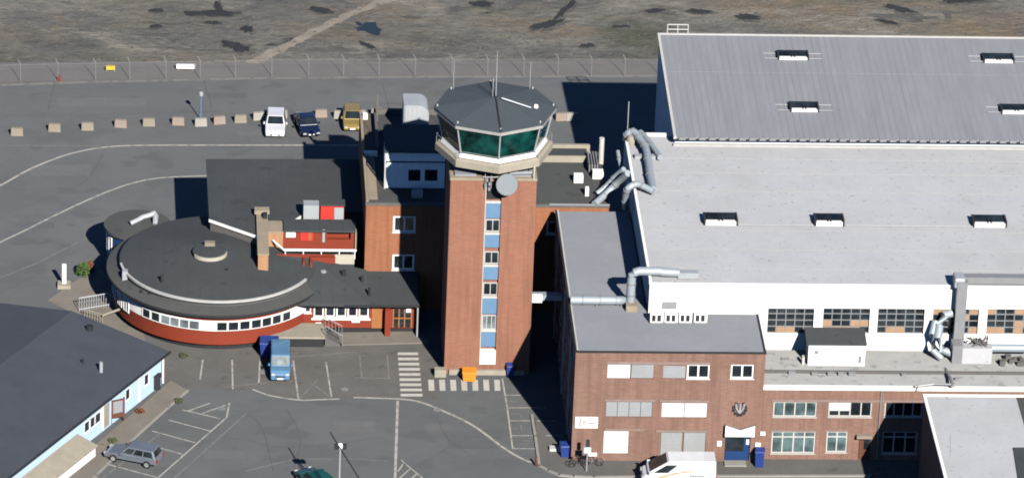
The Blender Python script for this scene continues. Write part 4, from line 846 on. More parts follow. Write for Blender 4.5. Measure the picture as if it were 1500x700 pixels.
mb = MB(); mb.hexa([(p.x, p.y, p.z) for p in (gp(1477.5,97,14.0),gp(1480,97,14.0),gp(1495,153,13.6),gp(1492,153,13.6))]+[(p.x, p.y, p.z+0.1) for p in (gp(1477.5,97,14.0),gp(1480,97,14.0),gp(1495,153,13.6),gp(1492,153,13.6))]); mb.build('roof_rail', 'dark', gr)
mb = MB(); xa, xb = 13.6, 15.4; y = gy1+0.1
for x in (xa, (xa+xb)/2, xb): mb.tube([(x,y,zr+0.2),(x,y,zr+1.05)], 0.05, 6)
for z in (0.6, 1.05): mb.tube([(xa,y,zr+z),(xb,y,zr+z)], 0.05, 6)
mb.build('ladder_guard', 'white_trim', gr)
# ================================================================== LOW BUILDING, lower right
Lr = root('grey_roof_building', 'brick building with plain pale grey roof and white edges at the lower right corner', 'building', (33, -52, 0))
MB().box(29.75,46,-70,-45.95,0,8.45).build('wall', 'brick', Lr)
lr_ = MB().box(29.7,37.0,-70,-45.9,8.453,8.62).build('roof', 'membrane', Lr)
MB().box(37.003,46,-70,-45.9,8.0,8.5).build('side_roof', 'felt_brown', Lr)
MB().prism([g2(x, y, 8.62) for x, y in ((1484,656),(1540,656),(1560,760),(1500,760))], 8.622, 8.7).build('roof_patch', 'felt', lr_)
mb = MB(); mb.box(29.62,29.85,-70,-45.86,8.623,8.76).box(29.85,46,-46.03,-45.86,8.62,8.76); mb.build('roof_edge', 'white', lr_)
MB().tube([gp(1392,636,8.6), gp(1392,668,8.6)], 0.03, 5).build('roof_cable', 'steel', lr_)
# ================================================================== rooftop hut, ducts and units
Hu = root('rooftop_hut', 'small white hut with dark pitched roof standing on the office wing roof', 'hut', (23.8, -35.5, 6.62))
hx = gp(1183,535,6.62), gp(1266,535,6.62)
x0, x1, y0 = hx[0].x, hx[1].x, hx[0].y; y1 = y0+1.9
mb = MB(); pr = [(y0,6.6),(y1,6.6),(y1,8.9),(y0,8.5)]
mb.add([(x0,y,z) for y,z in pr]+[(x1,y,z) for y,z in pr], [(0,1,2,3),(7,6,5,4),(0,4,5,1),(1,5,6,2),(2,6,7,3),(3,7,4,0)]); mb.build('wall', 'white', Hu)
mb = MB(); mb.hexa([(x0-0.2,y0-0.15,8.5),(x1+0.08,y0-0.15,8.5),(x1+0.08,y1+0.1,8.93),(x0-0.2,y1+0.1,8.93),(x0-0.2,y0-0.15,8.6),(x1+0.08,y0-0.15,8.6),(x1+0.08,y1+0.1,9.05),(x0-0.2,y1+0.1,9.05)]); mb.build('roof', 'felt', Hu)
MB().box(x0+0.5,x0+0.8,y0-0.06,y0-0.002,7.7,7.95).build('vent', 'steel', Hu)
MB().box(x1-0.5,x1-0.3,y0-0.08,y0-0.002,6.9,7.5).build('meter_box', 'steel', Hu)
tag(MB().box(x0-0.45,x0-0.25,y0+0.1,y0+0.5,6.6,7.3).build('cable_cabinet', 'white_trim'), 'narrow pale cabinet at the left side of the rooftop hut', 'cabinet')
for k, px in enumerate((952,973,994,1016)):
    a, b = gp(px, 474.5, 9.76), gp(px+19.5, 474.5, 9.76)
    nm = ['nearest the roof duct elbow', 'second from the roof duct elbow', 'third from the roof duct elbow', 'farthest from the roof duct elbow'][k]
    if k == 0:
        U = root('air_conditioner', 'white box air conditioner below the white hall wall, '+nm, 'air conditioner', (a.x, a.y, 9.76), 'air conditioners on the brick office roof', local=True)
        ww = b.x-a.x
        MB().box(0,ww,0,0.55,0.12,0.95).build('casing', 'white', U, bevel=0.03)
        mb = MB(); [mb.box(ww*t-0.02,ww*t+0.28,-0.02,-0.002,0.25,0.8) for t in (0.15,0.55)]; mb.build('fan_grille', 'dark', U)
        MB().box(0.05,ww-0.05,0.05,0.5,0,0.118).build('base', 'steel', U)
    else: dup(U, (a.x, a.y, 9.76), label='white box air conditioner below the white hall wall, '+nm)
# big roof duct over brick office
Du = root('roof_duct', 'fat pale duct along the brick office roof rising over the white hall edge', 'duct', (5, -32.5, 9.76))
yv = -32.9
MB().tube([(2.6,-32.5,10.15),(6.4,-32.5,10.15),(7.0,-32.55,10.2),(7.35,-32.7,10.5)], 0.36, 10).build('duct_run', 'duct', Du, smooth=True)
for x in (3.6,5.0,6.3): MB().tube([(x-0.05,-32.5,10.15),(x+0.05,-32.5,10.15)], 0.4, 12).build('flange', 'steel', Du)
for z in (10.9,11.9): MB().tube([(7.4,yv,z-0.05),(7.4,yv,z+0.05)], 0.4, 12).build('flange', 'steel', Du)
MB().tube([(7.4,yv,10.0),(7.4,yv,12.3),(7.45,yv,12.6),(7.65,yv,12.85),(8.0,yv,12.98),(9.6,yv,12.98),(9.9,yv,12.9),(11.2,yv,12.85)], 0.36, 10).build('duct_riser', 'duct', Du, smooth=True)
MB().box(11.1,12.75,yv-0.35,yv+0.35,12.5,13.0).build('duct_box', 'metal', Du)
MB().box(7.0,7.9,yv-0.9,yv-0.2,9.76,10.3).build('duct_foot', 'stone_cap', Du)
mb = MB(); [mb.box(x,x+0.1,-32.95,-32.4,9.76,9.9) for x in (4.6,6.6)]; mb.build('duct_support', 'steel', Du)
# bridge duct from tower to office
Br = root('bridge_duct', 'short pale duct bridging the shaded gap between tower and brick office', 'duct', (1.2, -25, 7))
MB().box(0.02,2.48,-25.4,-24.7,6.6,7.05).build('duct_body', 'duct', Br)
MB().box(0.03,0.85,-25.6,-25.403,6.5,7.2).build('end_cover', 'white', Br)
# duct cluster over the hall corner
def duct(label, pts, r, m='duct', extra=None):
    p0 = pts[0]; o = MB().tube([Vector(p) for p in smooth([tuple(p) for p in pts], 4)], r, 10).build('duct', m, smooth=True)
    pp = [Vector(p) for p in smooth([tuple(p) for p in pts], 4)]
    for i in range(3, len(pp)-2, 4):
        d = (pp[i+1]-pp[i]).normalized()*0.05; MB().tube([pp[i]-d, pp[i]+d], r+0.045, 10).build('flange', 'steel', o)
    return tag(o, label, 'duct', 'bent ducts over the corner of the white hall')
duct('longest grey duct climbing from the terminal roof to the hall edge', [gp(871,299,10.0), gp(890,282,10.4), gp(905,267,11.3), gp(920,254,12.6)], 0.30)
duct('grey duct crossing the dark gap just above the longest climbing duct', [gp(874,284,9.9), gp(888,273,10.4), gp(902,258,11.4), gp(914,248,12.3)], 0.24)
duct('thin upright duct in the shadow left of the hall corner', [gp(905,222,11.8), gp(908,238,11.4), gp(913,262,10.6)], 0.17)
duct('duct looping over the roof edge at the rear corner then running along the hall roof', [gp(917,205,12.3), gp(920,196,13.1), gp(929,194,13.3), gp(938,205,13.1), gp(946,218,13.0), gp(950,240,12.85), gp(953,262,12.8), gp(957,278,12.75)], 0.33)
duct('straight slanting duct on the hall roof ending in a dark cap', [gp(938,194,12.9), gp(946,202,12.9), gp(957,217,12.85), gp(967,231,12.8)], 0.25)
duct('duct arching over the roof edge and down the shaded hall wall', [gp(917,306,10.4), gp(916,290,11.6), gp(920,276,12.8), gp(932,270,13.1), gp(944,274,13.0), gp(957,281,12.8)], 0.28)
tag(MB().box(9.3,11.3,-10.4,-9.9,12.44,12.75).build('duct_bridge', 'metal'), 'low grey box duct lying on the hall roof between the long ducts', 'duct')
p = gp(922,209,12.5); tag(MB().lathe(p.x+0.15,p.y,[(0.42,12.4),(0.45,12.8),(0.3,13.1),(0,13.2)],14).build('roof_cowl','concrete', smooth=True), 'pale domed cowl on the rear corner of the hall roof', 'vent')
p = gp(919,195,12.4); tag(MB().tube([(p.x,p.y,12.4),(p.x,p.y,15.3)],0.04,6).build('mast','metal'), 'thin upright mast at the rear corner of the white hall', 'mast')
# right hand duct plant
Dp = root('duct_plant', 'tall square duct rising over the white hall from a grey plant box', 'duct', (33.5, -35, 6.6))
a, b = gp(1393,540,6.6), gp(1407,540,6.6); ya = a.y
x0, x1 = gp(1393,515,6.6).x, gp(1408,515,6.6).x
MB().box(x0,x1,-35.0,-34.3,6.6,13.2).build('duct_riser', 'steel', Dp)
MB().box(x0,47,-34.3,-33.55,12.75,13.35).build('duct_run', 'steel', Dp)
MB().box(x0-0.25,x1-0.2,-34.9,-33.5,12.6,13.5).build('duct_elbow', 'metal', Dp, bevel=0.15)
MB().box(x0-0.2,x0+0.6,-36.3,-35.0,6.6,8.2).build('plant_box', 'steel', Dp)
MB().box(x0+0.603,x0+3.0,-36.3,-35.3,6.6,8.0).build('plant_box', 'membrane', Dp)
mb = MB()
for i in range(14): q = rnd.random; mb.box(x0+0.7+2.0*q(), x0+0.95+2.0*q(), -36.0+0.6*q(), -35.4, 8.0, 8.3+0.6*q()) if False else mb.tube([(x0+0.8+2.0*q(),-36.0+0.5*q(),8.0),(x0+0.8+2.0*q(),-36.0+0.5*q(),8.4+0.4*q())], 0.07, 5)
mb.build('pipework', 'concrete_dark', Dp)
mb = MB(); mb.tube([(x0-0.2,-35.6,7.2),(x0-0.9,-35.4,7.4),(x0-1.3,-35.1,8.4),(x0-1.2,-34.8,9.4),(x0-0.8,-34.5,10.1),(x0-0.2,-34.4,10.2)], 0.36, 10).tube([(x0-1.0,-35.8,6.8),(x0-1.7,-35.4,7.4),(x0-1.75,-34.9,8.6),(x0-1.5,-34.5,9.6)], 0.3, 10); mb.build('bent_duct', 'duct', Dp, smooth=True)
MB().tube([(x0+3.0,-35.2,7.5),(x0+6,-35.2,7.5),(x0+7,-34.9,8.0),(x0+9,-34.6,8.6)], 0.34, 10).build('side_duct', 'duct', Dp, smooth=True)
mb = MB()
for i in range(16): xx = x0+3.3+3.4*rnd.random(); yy = -36.6+1.0*rnd.random(); s_ = 0.08+0.14*rnd.random(); mb.box(xx-s_, xx+s_, yy-s_, yy+s_, 6.6, 6.6+s_*2.4)
tag(mb.build('roof_rubble', 'concrete_dark'), 'loose grey rubble on the wing roof right of the plant box', 'rubble'); bpy.data.objects['roof_rubble']['kind'] = 'stuff'

# ================================================================== BLUE HOUSE (lower left)
Bh = root('blue_house', 'single storey pale blue house with broad dark low pitched roof at the lower left', 'house', (-38, -38, 0))
Ex, Ey = -29.5, -27.5
u_ = Vector((-0.495,-0.869)); v_ = Vector((-0.869,0.495))
at = lambda a, s_: (Ex+u_.x*a+v_.x*s_, Ey+u_.y*a+v_.y*s_)
LEN = 36; RS = 9.2; ze, zr2 = 2.62, 3.95
mb = MB()
f4 = [at(0,0), at(LEN,0), at(LEN,RS), at(0,RS)]; b4 = [at(0,RS), at(LEN,RS), at(LEN,2*RS), at(0,2*RS)]
mb.prism(f4, [ze,ze,zr2,zr2], [ze+0.14,ze+0.14,zr2+0.14,zr2+0.14]); mb.prism(b4, [zr2,zr2,ze,ze], [zr2+0.14,zr2+0.14,ze+0.14,ze+0.14]); hrf = mb.build('roof', 'felt_house', Bh)
mb = MB(); p, q = at(0.02,-0.05), at(LEN,-0.05); mb.prism([at(-0.05,-0.1), at(LEN,-0.1), at(LEN,-0.005), at(-0.05,-0.005)], ze-0.05, ze+0.15); mb.build('gutter', 'dark', hrf)
# front facade: frame with u running right as seen from outside
wa0, ws = 0.9, 0.25
Fo = at(LEN, ws); Fh = (Fo, (-u_.x,-u_.y), (-v_.x,-v_.y))
aof = lambda a: LEN-a
def hpos(px, py):
    p = onp(px, py, Fo, (-v_.x,-v_.y)); return (p.x-Fo[0])*(-u_.x)+(p.y-Fo[1])*(-u_.y), p.z
wdefs = []
for (px, py, wd, zz0, zz1) in ((215,556,0.42,1.0,2.1),(187.5,577,0.42,1.0,2.1),(144,615,0.5,1.0,2.05),(135.5,621,0.5,1.0,2.05),(128,628,0.5,1.0,2.05)):
    a_, z_ = hpos(px, py); wdefs.append((a_-wd, a_+wd, zz0, zz1))
da_, _ = hpos(156, 606); dhole = (da_-0.55, da_+0.55, 0.1, 2.15)
end_a = hpos(116, 640)[0]
mb = MB(); mb.wallholes(Fh, 0, LEN-wa0, 0, 2.62, wdefs+[dhole], 0.12)
p = [at(wa0,ws), at(wa0,2*RS-ws), at(LEN,2*RS-ws), at(LEN,ws)]
mb.add([(p[0][0],p[0][1],0),(p[1][0],p[1][1],0),(p[1][0],p[1][1],2.6),(at(wa0,RS)[0],at(wa0,RS)[1],3.9),(p[0][0],p[0][1],2.62)], [(0,1,2,3,4)]); mb.add([(p[1][0],p[1][1],0),(p[2][0],p[2][1],0),(p[2][0],p[2][1],2.6),(p[1][0],p[1][1],2.6)], [(0,1,2,3)])
mb.build('wall', 'blue_wall', Bh)
for h in wdefs: window(Fh, *h, 1, 1, Bh, 'white', 'glass', depth=0.1, fw=0.1, sill=False)
MB().fb(Fh, dhole[0]+0.05, dhole[1]-0.05, -0.1, -0.03, 0.12, 2.1).build('door', 'concrete', Bh)
for px, py in ((203.5,570),(238,545),(150,612)):
    a_, _ = hpos(px, py); MB().fb(Fh, a_-0.07, a_+0.07, 0.003, 0.1, 0.1, 2.55).build('corner_board', 'white', Bh)
# lean-to at the lower end
l0 = hpos(112, 645)[0]
lt = [(Fo[0]-u_.x*a-v_.x*d, Fo[1]-u_.y*a-v_.y*d) for a, d in ((l0,0.0),(l0-16,0.0),(l0-16,1.75),(l0,1.75))]
MB().prism(lt, 0, 0.95).build('porch_wall', 'white_wall', Bh)
lt2 = [(Fo[0]-u_.x*a-v_.x*d, Fo[1]-u_.y*a-v_.y*d) for a, d in ((l0+0.1,0.02),(l0-16,0.02),(l0-16,1.9),(l0+0.1,1.9))]
MB().prism(lt2, [1.5,1.5,0.96,0.96], [1.6,1.6,1.06,1.06]).build('porch_roof', 'concrete', Bh)
for px, py, r_, h_ in ((131,488,0.3,0.7),(121,531,0.12,0.3),(148,540,0.15,0.6)):
    zz_ = 3.4; p = gp(px, py, zz_); o = MB().cyl(p.x, p.y, r_, 2.8, 3.4+h_, 12).build('roof_vent', 'dark' if r_ != 0.15 else 'metal', Bh)
# notice board in front of the house
p = gp(172,619); q = gp(163,613)
Nb = root('notice_board', 'framed dark notice board with pale poster standing before the blue house door', 'notice board', (p.x, p.y, 0), local=True, rz=radians(25))
MB().box(-0.55,0.55,-0.06,0.06,0.5,2.1).build('board', 'timber_dark', Nb)
MB().box(-0.42,0.42,-0.08,-0.062,0.95,2.0).build('poster', 'membrane_grey', Nb)
mb = MB(); mb.box(-0.62,-0.5,-0.05,0.05,0,2.2).box(0.5,0.62,-0.05,0.05,0,2.2); mb.build('post', 'timber_dark', Nb)
p = gp(229,570); o = MB().box(p.x-0.35,p.x+0.35,p.y-0.3,p.y+0.3,0.1,1.25).box(p.x-0.4,p.x+0.4,p.y-0.35,p.y+0.35,1.252,1.36).build('wheelie_bin', 'dark'); tag(o, 'black bin against the near end of the blue house wall', 'bin')

# ================================================================== VEHICLES
def car(name, label, cat, paint, L, Wd, H, loc, rz, kind='hatch', group=None):
    r = root(name, label, cat, loc, group, local=True, rz=rz)     # +x is the nose
    hl_, w2 = L/2, Wd/2
    belt = H*0.60
    if kind == 'van': prof = [(-hl_,0.35),(-hl_,belt),(hl_-0.95,belt),(hl_-0.12,belt*0.80),(hl_,0.62*belt),(hl_,0.32)]
    else: prof = [(-hl_,0.36),(-hl_,belt*0.86),(-hl_+0.12,belt),(hl_*0.36,belt),(hl_-0.35,belt*0.86),(hl_,belt*0.68),(hl_,0.32)]
    n = len(prof); mb = MB()
    ws_ = [1.0 if abs(x) < hl_*0.85 else 0.93 for x, z in prof]
    lo = [(x,-w2*k,z) for (x,z),k in zip(prof,ws_)]; hi = [(x,w2*k,z) for (x,z),k in zip(prof,ws_)]
    mb.add(lo+hi, [tuple(range(n))[::-1], tuple(range(n,2*n))]+[(i,n+i,n+(i+1)%n,(i+1)%n)[::-1] for i in range(n)])
    body = mb.build('body', paint, r, bevel=0.13)
    for p_ in body.data.polygons: p_.use_smooth = False
    # cabin: base and top rectangles
    if kind == 'van': b0, b1, t0, t1 = -hl_+0.02, hl_-0.4, -hl_+0.06, hl_-2.1
    elif kind == 'estate': b0, b1, t0, t1 = -hl_+0.08, hl_*0.42, -hl_+0.38, hl_*0.12
    elif kind == 'saloon': b0, b1, t0, t1 = -hl_+0.7, hl_*0.40, -hl_+1.35, hl_*0.08
    elif kind == 'box': b0, b1, t0, t1 = -hl_+0.02, hl_-0.75, -hl_+0.06, hl_-1.3
    else: b0, b1, t0, t1 = -hl_+0.12, hl_*0.40, -hl_+0.5, hl_*0.08
    kb, kt = 0.965, (0.93 if kind in ('van','box') else 0.80); zb_, zt_ = belt-0.03, H
    bs = [(b0,-w2*kb,zb_),(b1,-w2*kb,zb_),(b1,w2*kb,zb_),(b0,w2*kb,zb_)]; ts = [(t0,-w2*kt,zt_),(t1,-w2*kt,zt_),(t1,w2*kt,zt_),(t0,w2*kt,zt_)]
    MB().hexa(bs+ts).build('cabin', paint, r, bevel=0.11 if kind in ('van','box') else 0.07)
    def quad(i, j, s0, s1, k0, k1, name, m='glass', off=0.012):
        A, Bq, Cq, Dq = (Vector(bs[i]), Vector(bs[j]), Vector(ts[j]), Vector(ts[i]))
        f = lambda s_, k: (A.lerp(Bq, s_)).lerp(Dq.lerp(Cq, s_), k)
        nn = (Bq-A).cross(Dq-A).normalized()
        MB().add([f(s0,k0)+nn*off, f(s1,k0)+nn*off, f(s1,k1)+nn*off, f(s0,k1)+nn*off, f(s0,k0)-nn*0.02, f(s1,k0)-nn*0.02, f(s1,k1)-nn*0.02, f(s0,k1)-nn*0.02], [(0,1,2,3),(7,6,5,4),(0,4,5,1),(1,5,6,2),(2,6,7,3),(3,7,4,0)]).build(name, m, r)
    quad(1, 2, 0.07, 0.93, 0.12, 0.92, 'windscreen', 'glass_blind' if kind == 'box' else 'glass')
    if kind == 'van':
        quad(0, 1, 0.72, 0.93, 0.08, 0.7, 'side_window'); quad(2, 3, 0.07, 0.28, 0.08, 0.7, 'side_window'); quad(3, 0, 0.1, 0.9, 0.3, 0.8, 'rear_window')
    else:
        for (s0, s1) in ((0.06,0.34),(0.37,0.64),(0.67,0.93)) if kind == 'estate' else ((0.08,0.48),(0.52,0.92)):
            quad(0, 1, s0, s1, 0.18, 0.86, 'side_window'); quad(2, 3, 1-s1, 1-s0, 0.18, 0.86, 'side_window')
        quad(3, 0, 0.1, 0.9, 0.2, 0.88, 'rear_window')
    wr2 = 0.32 if kind != 'van' else 0.36
    for sx in (-1, 1):
        for sy in (-1, 1):
            x = sx*(hl_-0.82); y = sy*(w2-0.1); wl = MB(); vs = []
            for yy in (-0.11, 0.11):
                vs += [(x+wr2*cos(2*pi*i/16), y+yy, wr2+wr2*sin(2*pi*i/16)) for i in range(16)]
            wl.add(vs, [tuple(range(16)), tuple(range(31,15,-1))]+[(i,16+i,16+(i+1)%16,(i+1)%16) for i in range(16)])
            wo = wl.build('wheel', 'tyre', r)
            yr = y+sy*0.115
            MB().add([(x+wr2*0.6*cos(2*pi*i/12), yr, wr2+wr2*0.6*sin(2*pi*i/12)) for i in range(12)], [tuple(range(12))]).build('rim', 'rim', wo)
    for sy in (-1, 1):
        MB().box(hl_-0.06, hl_+0.015, sy*(w2*0.70)-0.14, sy*(w2*0.70)+0.14, belt*0.64, belt*0.76).build('headlight', 'lamp_glass', r)
        MB().box(-hl_-0.015, -hl_+0.05, sy*(w2*0.80)-0.11, sy*(w2*0.80)+0.11, belt*0.6, belt*0.92).build('tail_light', 'red_glass', r)
        MB().box(b1-0.35, b1-0.12, sy*(w2+0.09)-0.08, sy*(w2+0.09)+0.08, belt, belt+0.14).build('wing_mirror', paint, r)
    MB().box(hl_-0.02, hl_+0.03, -0.24, 0.24, 0.4, 0.52).build('number_plate', 'white', r)
    MB().box(hl_-0.03, hl_+0.02, -w2*0.5, w2*0.5, belt*0.5, belt*0.6).build('grille', 'dark', r)
    return r
g_ = 'cars parked along the apron barriers'
p = gp(404,205); car('parked_car', 'white car parked nose out by the apron barriers', 'car', 'car_white', 4.4, 1.8, 1.45, (p.x, p.y+2.2, 0), radians(-92), 'hatch', g_)
p = gp(456,205); car('parked_car', 'dark navy car parked at a slant beside the white one', 'car', 'car_navy', 4.3, 1.75, 1.35, (p.x-0.35, p.y+2.2, 0), radians(-80), 'saloon', g_)
p = gp(516.5,196); car('parked_car', 'small gold car parked nearest the brick terminal block', 'car', 'car_gold', 3.9, 1.7, 1.45, (p.x, p.y+1.95, 0), radians(-90), 'hatch', g_)
p = gp(196,676); car('estate_car', 'silver grey estate car parked in front of the blue house', 'car', 'car_silver', 4.5, 1.75, 1.5, (p.x, p.y+0.2, 0), radians(158), 'estate')
p = gp(462,712); car('green_car', 'dark green car cut off by the bottom edge of the photo', 'car', 'car_green', 4.2, 1.75, 1.42, (p.x, p.y, 0), radians(118), 'hatch')
bv = car('blue_van', 'light blue box van parked below the red round building', 'van', 'car_blue', 4.3, 1.66, 2.0, (gp(411,562).x, gp(411,562).y+2.15, 0), radians(-91), 'box')
V = car('delivery_van', 'white delivery van with orange swoosh at the kerb before the brick office', 'van', 'car_white', 5.9, 2.0, 2.55, (10.75, -44.85, 0), radians(180), 'van')
# swoosh and unreadable lettering on the visible flank (local +y faces the camera after the half turn)
mb = MB(); pts = [(2.2,0.85),(1.4,1.15),(0.6,1.42),(-0.4,1.66),(-1.2,1.74)]; prev = None
for i in range(len(pts)-1):
    (xa,za),(xb,zb2) = pts[i], pts[i+1]; h1, h2 = 0.16-0.03*i, 0.13-0.03*i
    yf = lambda z: 1.0-0.03-max(0,(z-1.5))*0.035+0.06
    mb.add([(xa,yf(za),za),(xb,yf(zb2),zb2),(xb,yf(zb2),zb2+h2),(xa,yf(za),za+h1)], [(0,1,2,3)])
mb.build('swoosh', 'orange', V)
mb = MB(); [mb.box(-2.0+0.2*i,-1.86+0.2*i,1.0,1.03,1.25,1.4) for i in range(6)]; mb.build('lettering', 'metal', V)
# ================================================================== BARRIER BLOCKS
bars = [(25,194,'t'),(80,188,'t'),(128,186,'t'),(177,182,'k'),(218,180,'t'),(261,178.5,'k'),(294,180,'p'),(321,177,'k'),(352,175,'t'),(379,171,'p'),(440,172,'p'),(470,167,'k'),(498,169,'p'),(527,168,'p'),(552,165,'k'),(395,169,'p'),(412,168,'p'),(822,172,'k'),(838,172,'p')]
bars.sort(key=lambda b: b[0])
lab = {25:'pale tan block barrier nearest the left edge of the photo',80:'tan block barrier second from the left edge of the photo',128:'tan block barrier third from the left edge of the photo',177:'pinkish block barrier fourth from the left edge, squarest of the row',218:'tan block barrier fifth from the left edge of the photo',261:'pinkish block barrier just left of the thin bluish lamp post',294:'pale block barrier at the foot of the thin bluish lamp post',321:'pinkish block barrier just right of the thin bluish lamp post',352:'tan block barrier second right of the thin bluish lamp post',379:'pale block barrier just left of the white car',395:'pale block barrier hidden behind the left side of the white car',412:'pale block barrier behind the right side of the white car',440:'pale block barrier behind the left side of the navy car',470:'pinkish block barrier behind the right side of the navy car',498:'pale block barrier behind the left side of the gold car',527:'pale block barrier right behind the gold car',552:'pinkish block barrier next to the terminal block corner',822:'tan pink block barrier right of the tower cab beside the big shadow',838:'white block barrier at the edge of the big hangar shadow'}
proto = {}
for x, y, k in bars:
    p = gp(x, y+4); m_ = {'t':'barrier_tan','k':'barrier_pink','p':'barrier_pale'}[k]; rz = radians(random.uniform(-8, 8)+ (12 if 280 < x < 380 else 0))
    if k not in proto:
        o = MB(); o.hexa([(-0.56,-0.3,0),(0.56,-0.3,0),(0.56,0.3,0),(-0.56,0.3,0),(-0.52,-0.2,0.7),(0.52,-0.2,0.7),(0.52,0.2,0.7),(-0.52,0.2,0.7)]); o = o.build('barrier_block', m_, bevel=0.04)
        proto[k] = o
    else: o = proto[k].copy(); col.objects.link(o)
    o.location = (p.x, p.y, 0); o.rotation_euler.z = rz; tag(o, lab[x], 'barrier', 'block barriers along the apron')
# ================================================================== FENCE
bp = [(-90,124),(-30,122),(30,120),(85,119),(140,118),(190,117),(243,116),(293,115.5),(345,114.5),(398,113),(452,112.5),(503,112),(555,112),(608,112),(662,112),(714,112),(767,112),(817,112),(866,112),(915,112),(968,112.5),(1020,113)]
pts = [gp(*b) for b in bp]
Fe = root('chain_link_fence', 'long wire fence with grey posts between apron and rough ground', 'fence', (pts[10].x, pts[10].y, 0))
for p in pts: MB().tube([(p.x,p.y,0),(p.x,p.y,1.75),(p.x-0.22,p.y+0.25,2.1)], 0.03, 6).build('post', 'steel', Fe)
mb = MB()
for a, b in zip(pts, pts[1:]):
    for z in (1.7,): mb.tube([(a.x,a.y,z),(b.x,b.y,z)], 0.009, 4)
mb.build('rail', 'steel', Fe)
mb = MB()
for a, b in zip(pts, pts[1:]): mb.add([(a.x,a.y,0.05),(b.x,b.y,0.05),(b.x,b.y,1.7),(a.x,a.y,1.7)], [(0,1,2,3)])
mb.build('mesh_panel', 'chain_link', Fe)
# marker boxes behind the fence
p = gp(162,105); o = root('marker_board', 'small yellow marker board just behind the wire fence', 'marker', (p.x,p.y,0)); MB().box(p.x-0.4,p.x+0.4,p.y-0.12,p.y+0.12,0.2,0.55).build('board','yellow',o); MB().box(p.x-0.4,p.x-0.3,p.y-0.05,p.y+0.05,0,0.248).build('leg','steel',o); MB().box(p.x+0.3,p.x+0.4,p.y-0.05,p.y+0.05,0,0.248).build('leg','steel',o)
p = gp(272,103); o = root('marker_board', 'long white marker board just behind the wire fence', 'marker', (p.x,p.y,0)); MB().box(p.x-0.85,p.x+0.85,p.y-0.15,p.y+0.15,0.2,0.55).build('board','white',o); MB().box(p.x-0.7,p.x-0.6,p.y-0.05,p.y+0.05,0,0.198).build('leg','steel',o); MB().box(p.x+0.6,p.x+0.7,p.y-0.05,p.y+0.05,0,0.198).build('leg','steel',o)
p = gp(87,119); tag(MB().cyl(p.x,p.y,0.14,0,0.55,10,0.1).build('hydrant','red'), 'small red hydrant at the foot of the wire fence', 'hydrant')
# ================================================================== LAMPS, POLES
p = gp(294,176); Lp = root('lamp_post', 'thin bluish lamp post standing among the apron barriers', 'lamp post', (p.x,p.y,0))
MB().tube([(p.x,p.y,0),(p.x,p.y,2.3)],0.05,6).build('pole','blue_panel',Lp); MB().lathe(p.x,p.y,[(0.12,2.3),(0.2,2.4),(0.2,2.7),(0.0,2.8)],10).build('lamp_head','metal',Lp)
p = gp(495.5,762); Lp = root('lamp_post', 'tall slim street lamp with pale round head in the car park', 'lamp post', (p.x,p.y,0))
hL = 6.6
MB().tube([(p.x,p.y,0),(p.x,p.y,hL-0.3)],[0.09,0.06],8).build('pole','metal',Lp)
MB().lathe(p.x,p.y,[(0.05,hL-0.3),(0.16,hL-0.25),(0.22,hL),(0.16,hL+0.16),(0.0,hL+0.22)],12).build('lamp_head','white',Lp)
mb = MB()
for dx in (-0.32,0.36): mb.box(p.x+dx-0.14,p.x+dx+0.14,p.y-0.12,p.y+0.12,hL-0.25,hL+0.12)
mb.tube([(p.x-0.4,p.y,hL-0.3),(p.x+0.4,p.y,hL-0.3)],0.03,6); mb.build('floodlight','dark',Lp)
MB().tube([gp(484,633,hL+0.05),gp(497,654,hL+0.05),gp(526,700,hL-0.05)],0.055,6).build('cross_arm','dark',Lp)
# white pylon sign on base
p = gp(94,420); Py = root('pylon_sign', 'white upright pylon on a square concrete base left of the round building', 'sign', (p.x,p.y,0))
MB().box(p.x-0.55,p.x+0.55,p.y-0.5,p.y+0.5,0,0.35).build('base','concrete',Py); MB().box(p.x-0.17,p.x+0.17,p.y-0.12,p.y+0.12,0.352,2.1).build('pylon','white',Py)
# pole sign by the office corner
p = gp(859,691); Ps = root('pole_sign', 'pole sign with dark and pale boards at the brick office corner', 'sign', (p.x,p.y,0.1))
MB().tube([(p.x,p.y,0.1),(p.x,p.y,2.9)],0.05,8).build('pole','metal',Ps); MB().box(p.x-0.15,p.x+0.15,p.y-0.09,p.y-0.052,2.3,2.95).build('sign_board','dark',Ps); MB().box(p.x-0.28,p.x+0.28,p.y-0.09,p.y-0.052,1.75,2.25).build('sign_board','blue_wall',Ps); MB().box(p.x+0.1,p.x+0.75,p.y-0.12,p.y-0.092,1.5,1.8).build('sign_board','white',Ps)
# bollard at the kerb end
p = gp(785,682); tag(MB().cyl(p.x,p.y,0.1,0,0.8,8).build('bollard','timber_dark'), 'short brown bollard at the end of the curved kerb', 'bollard')
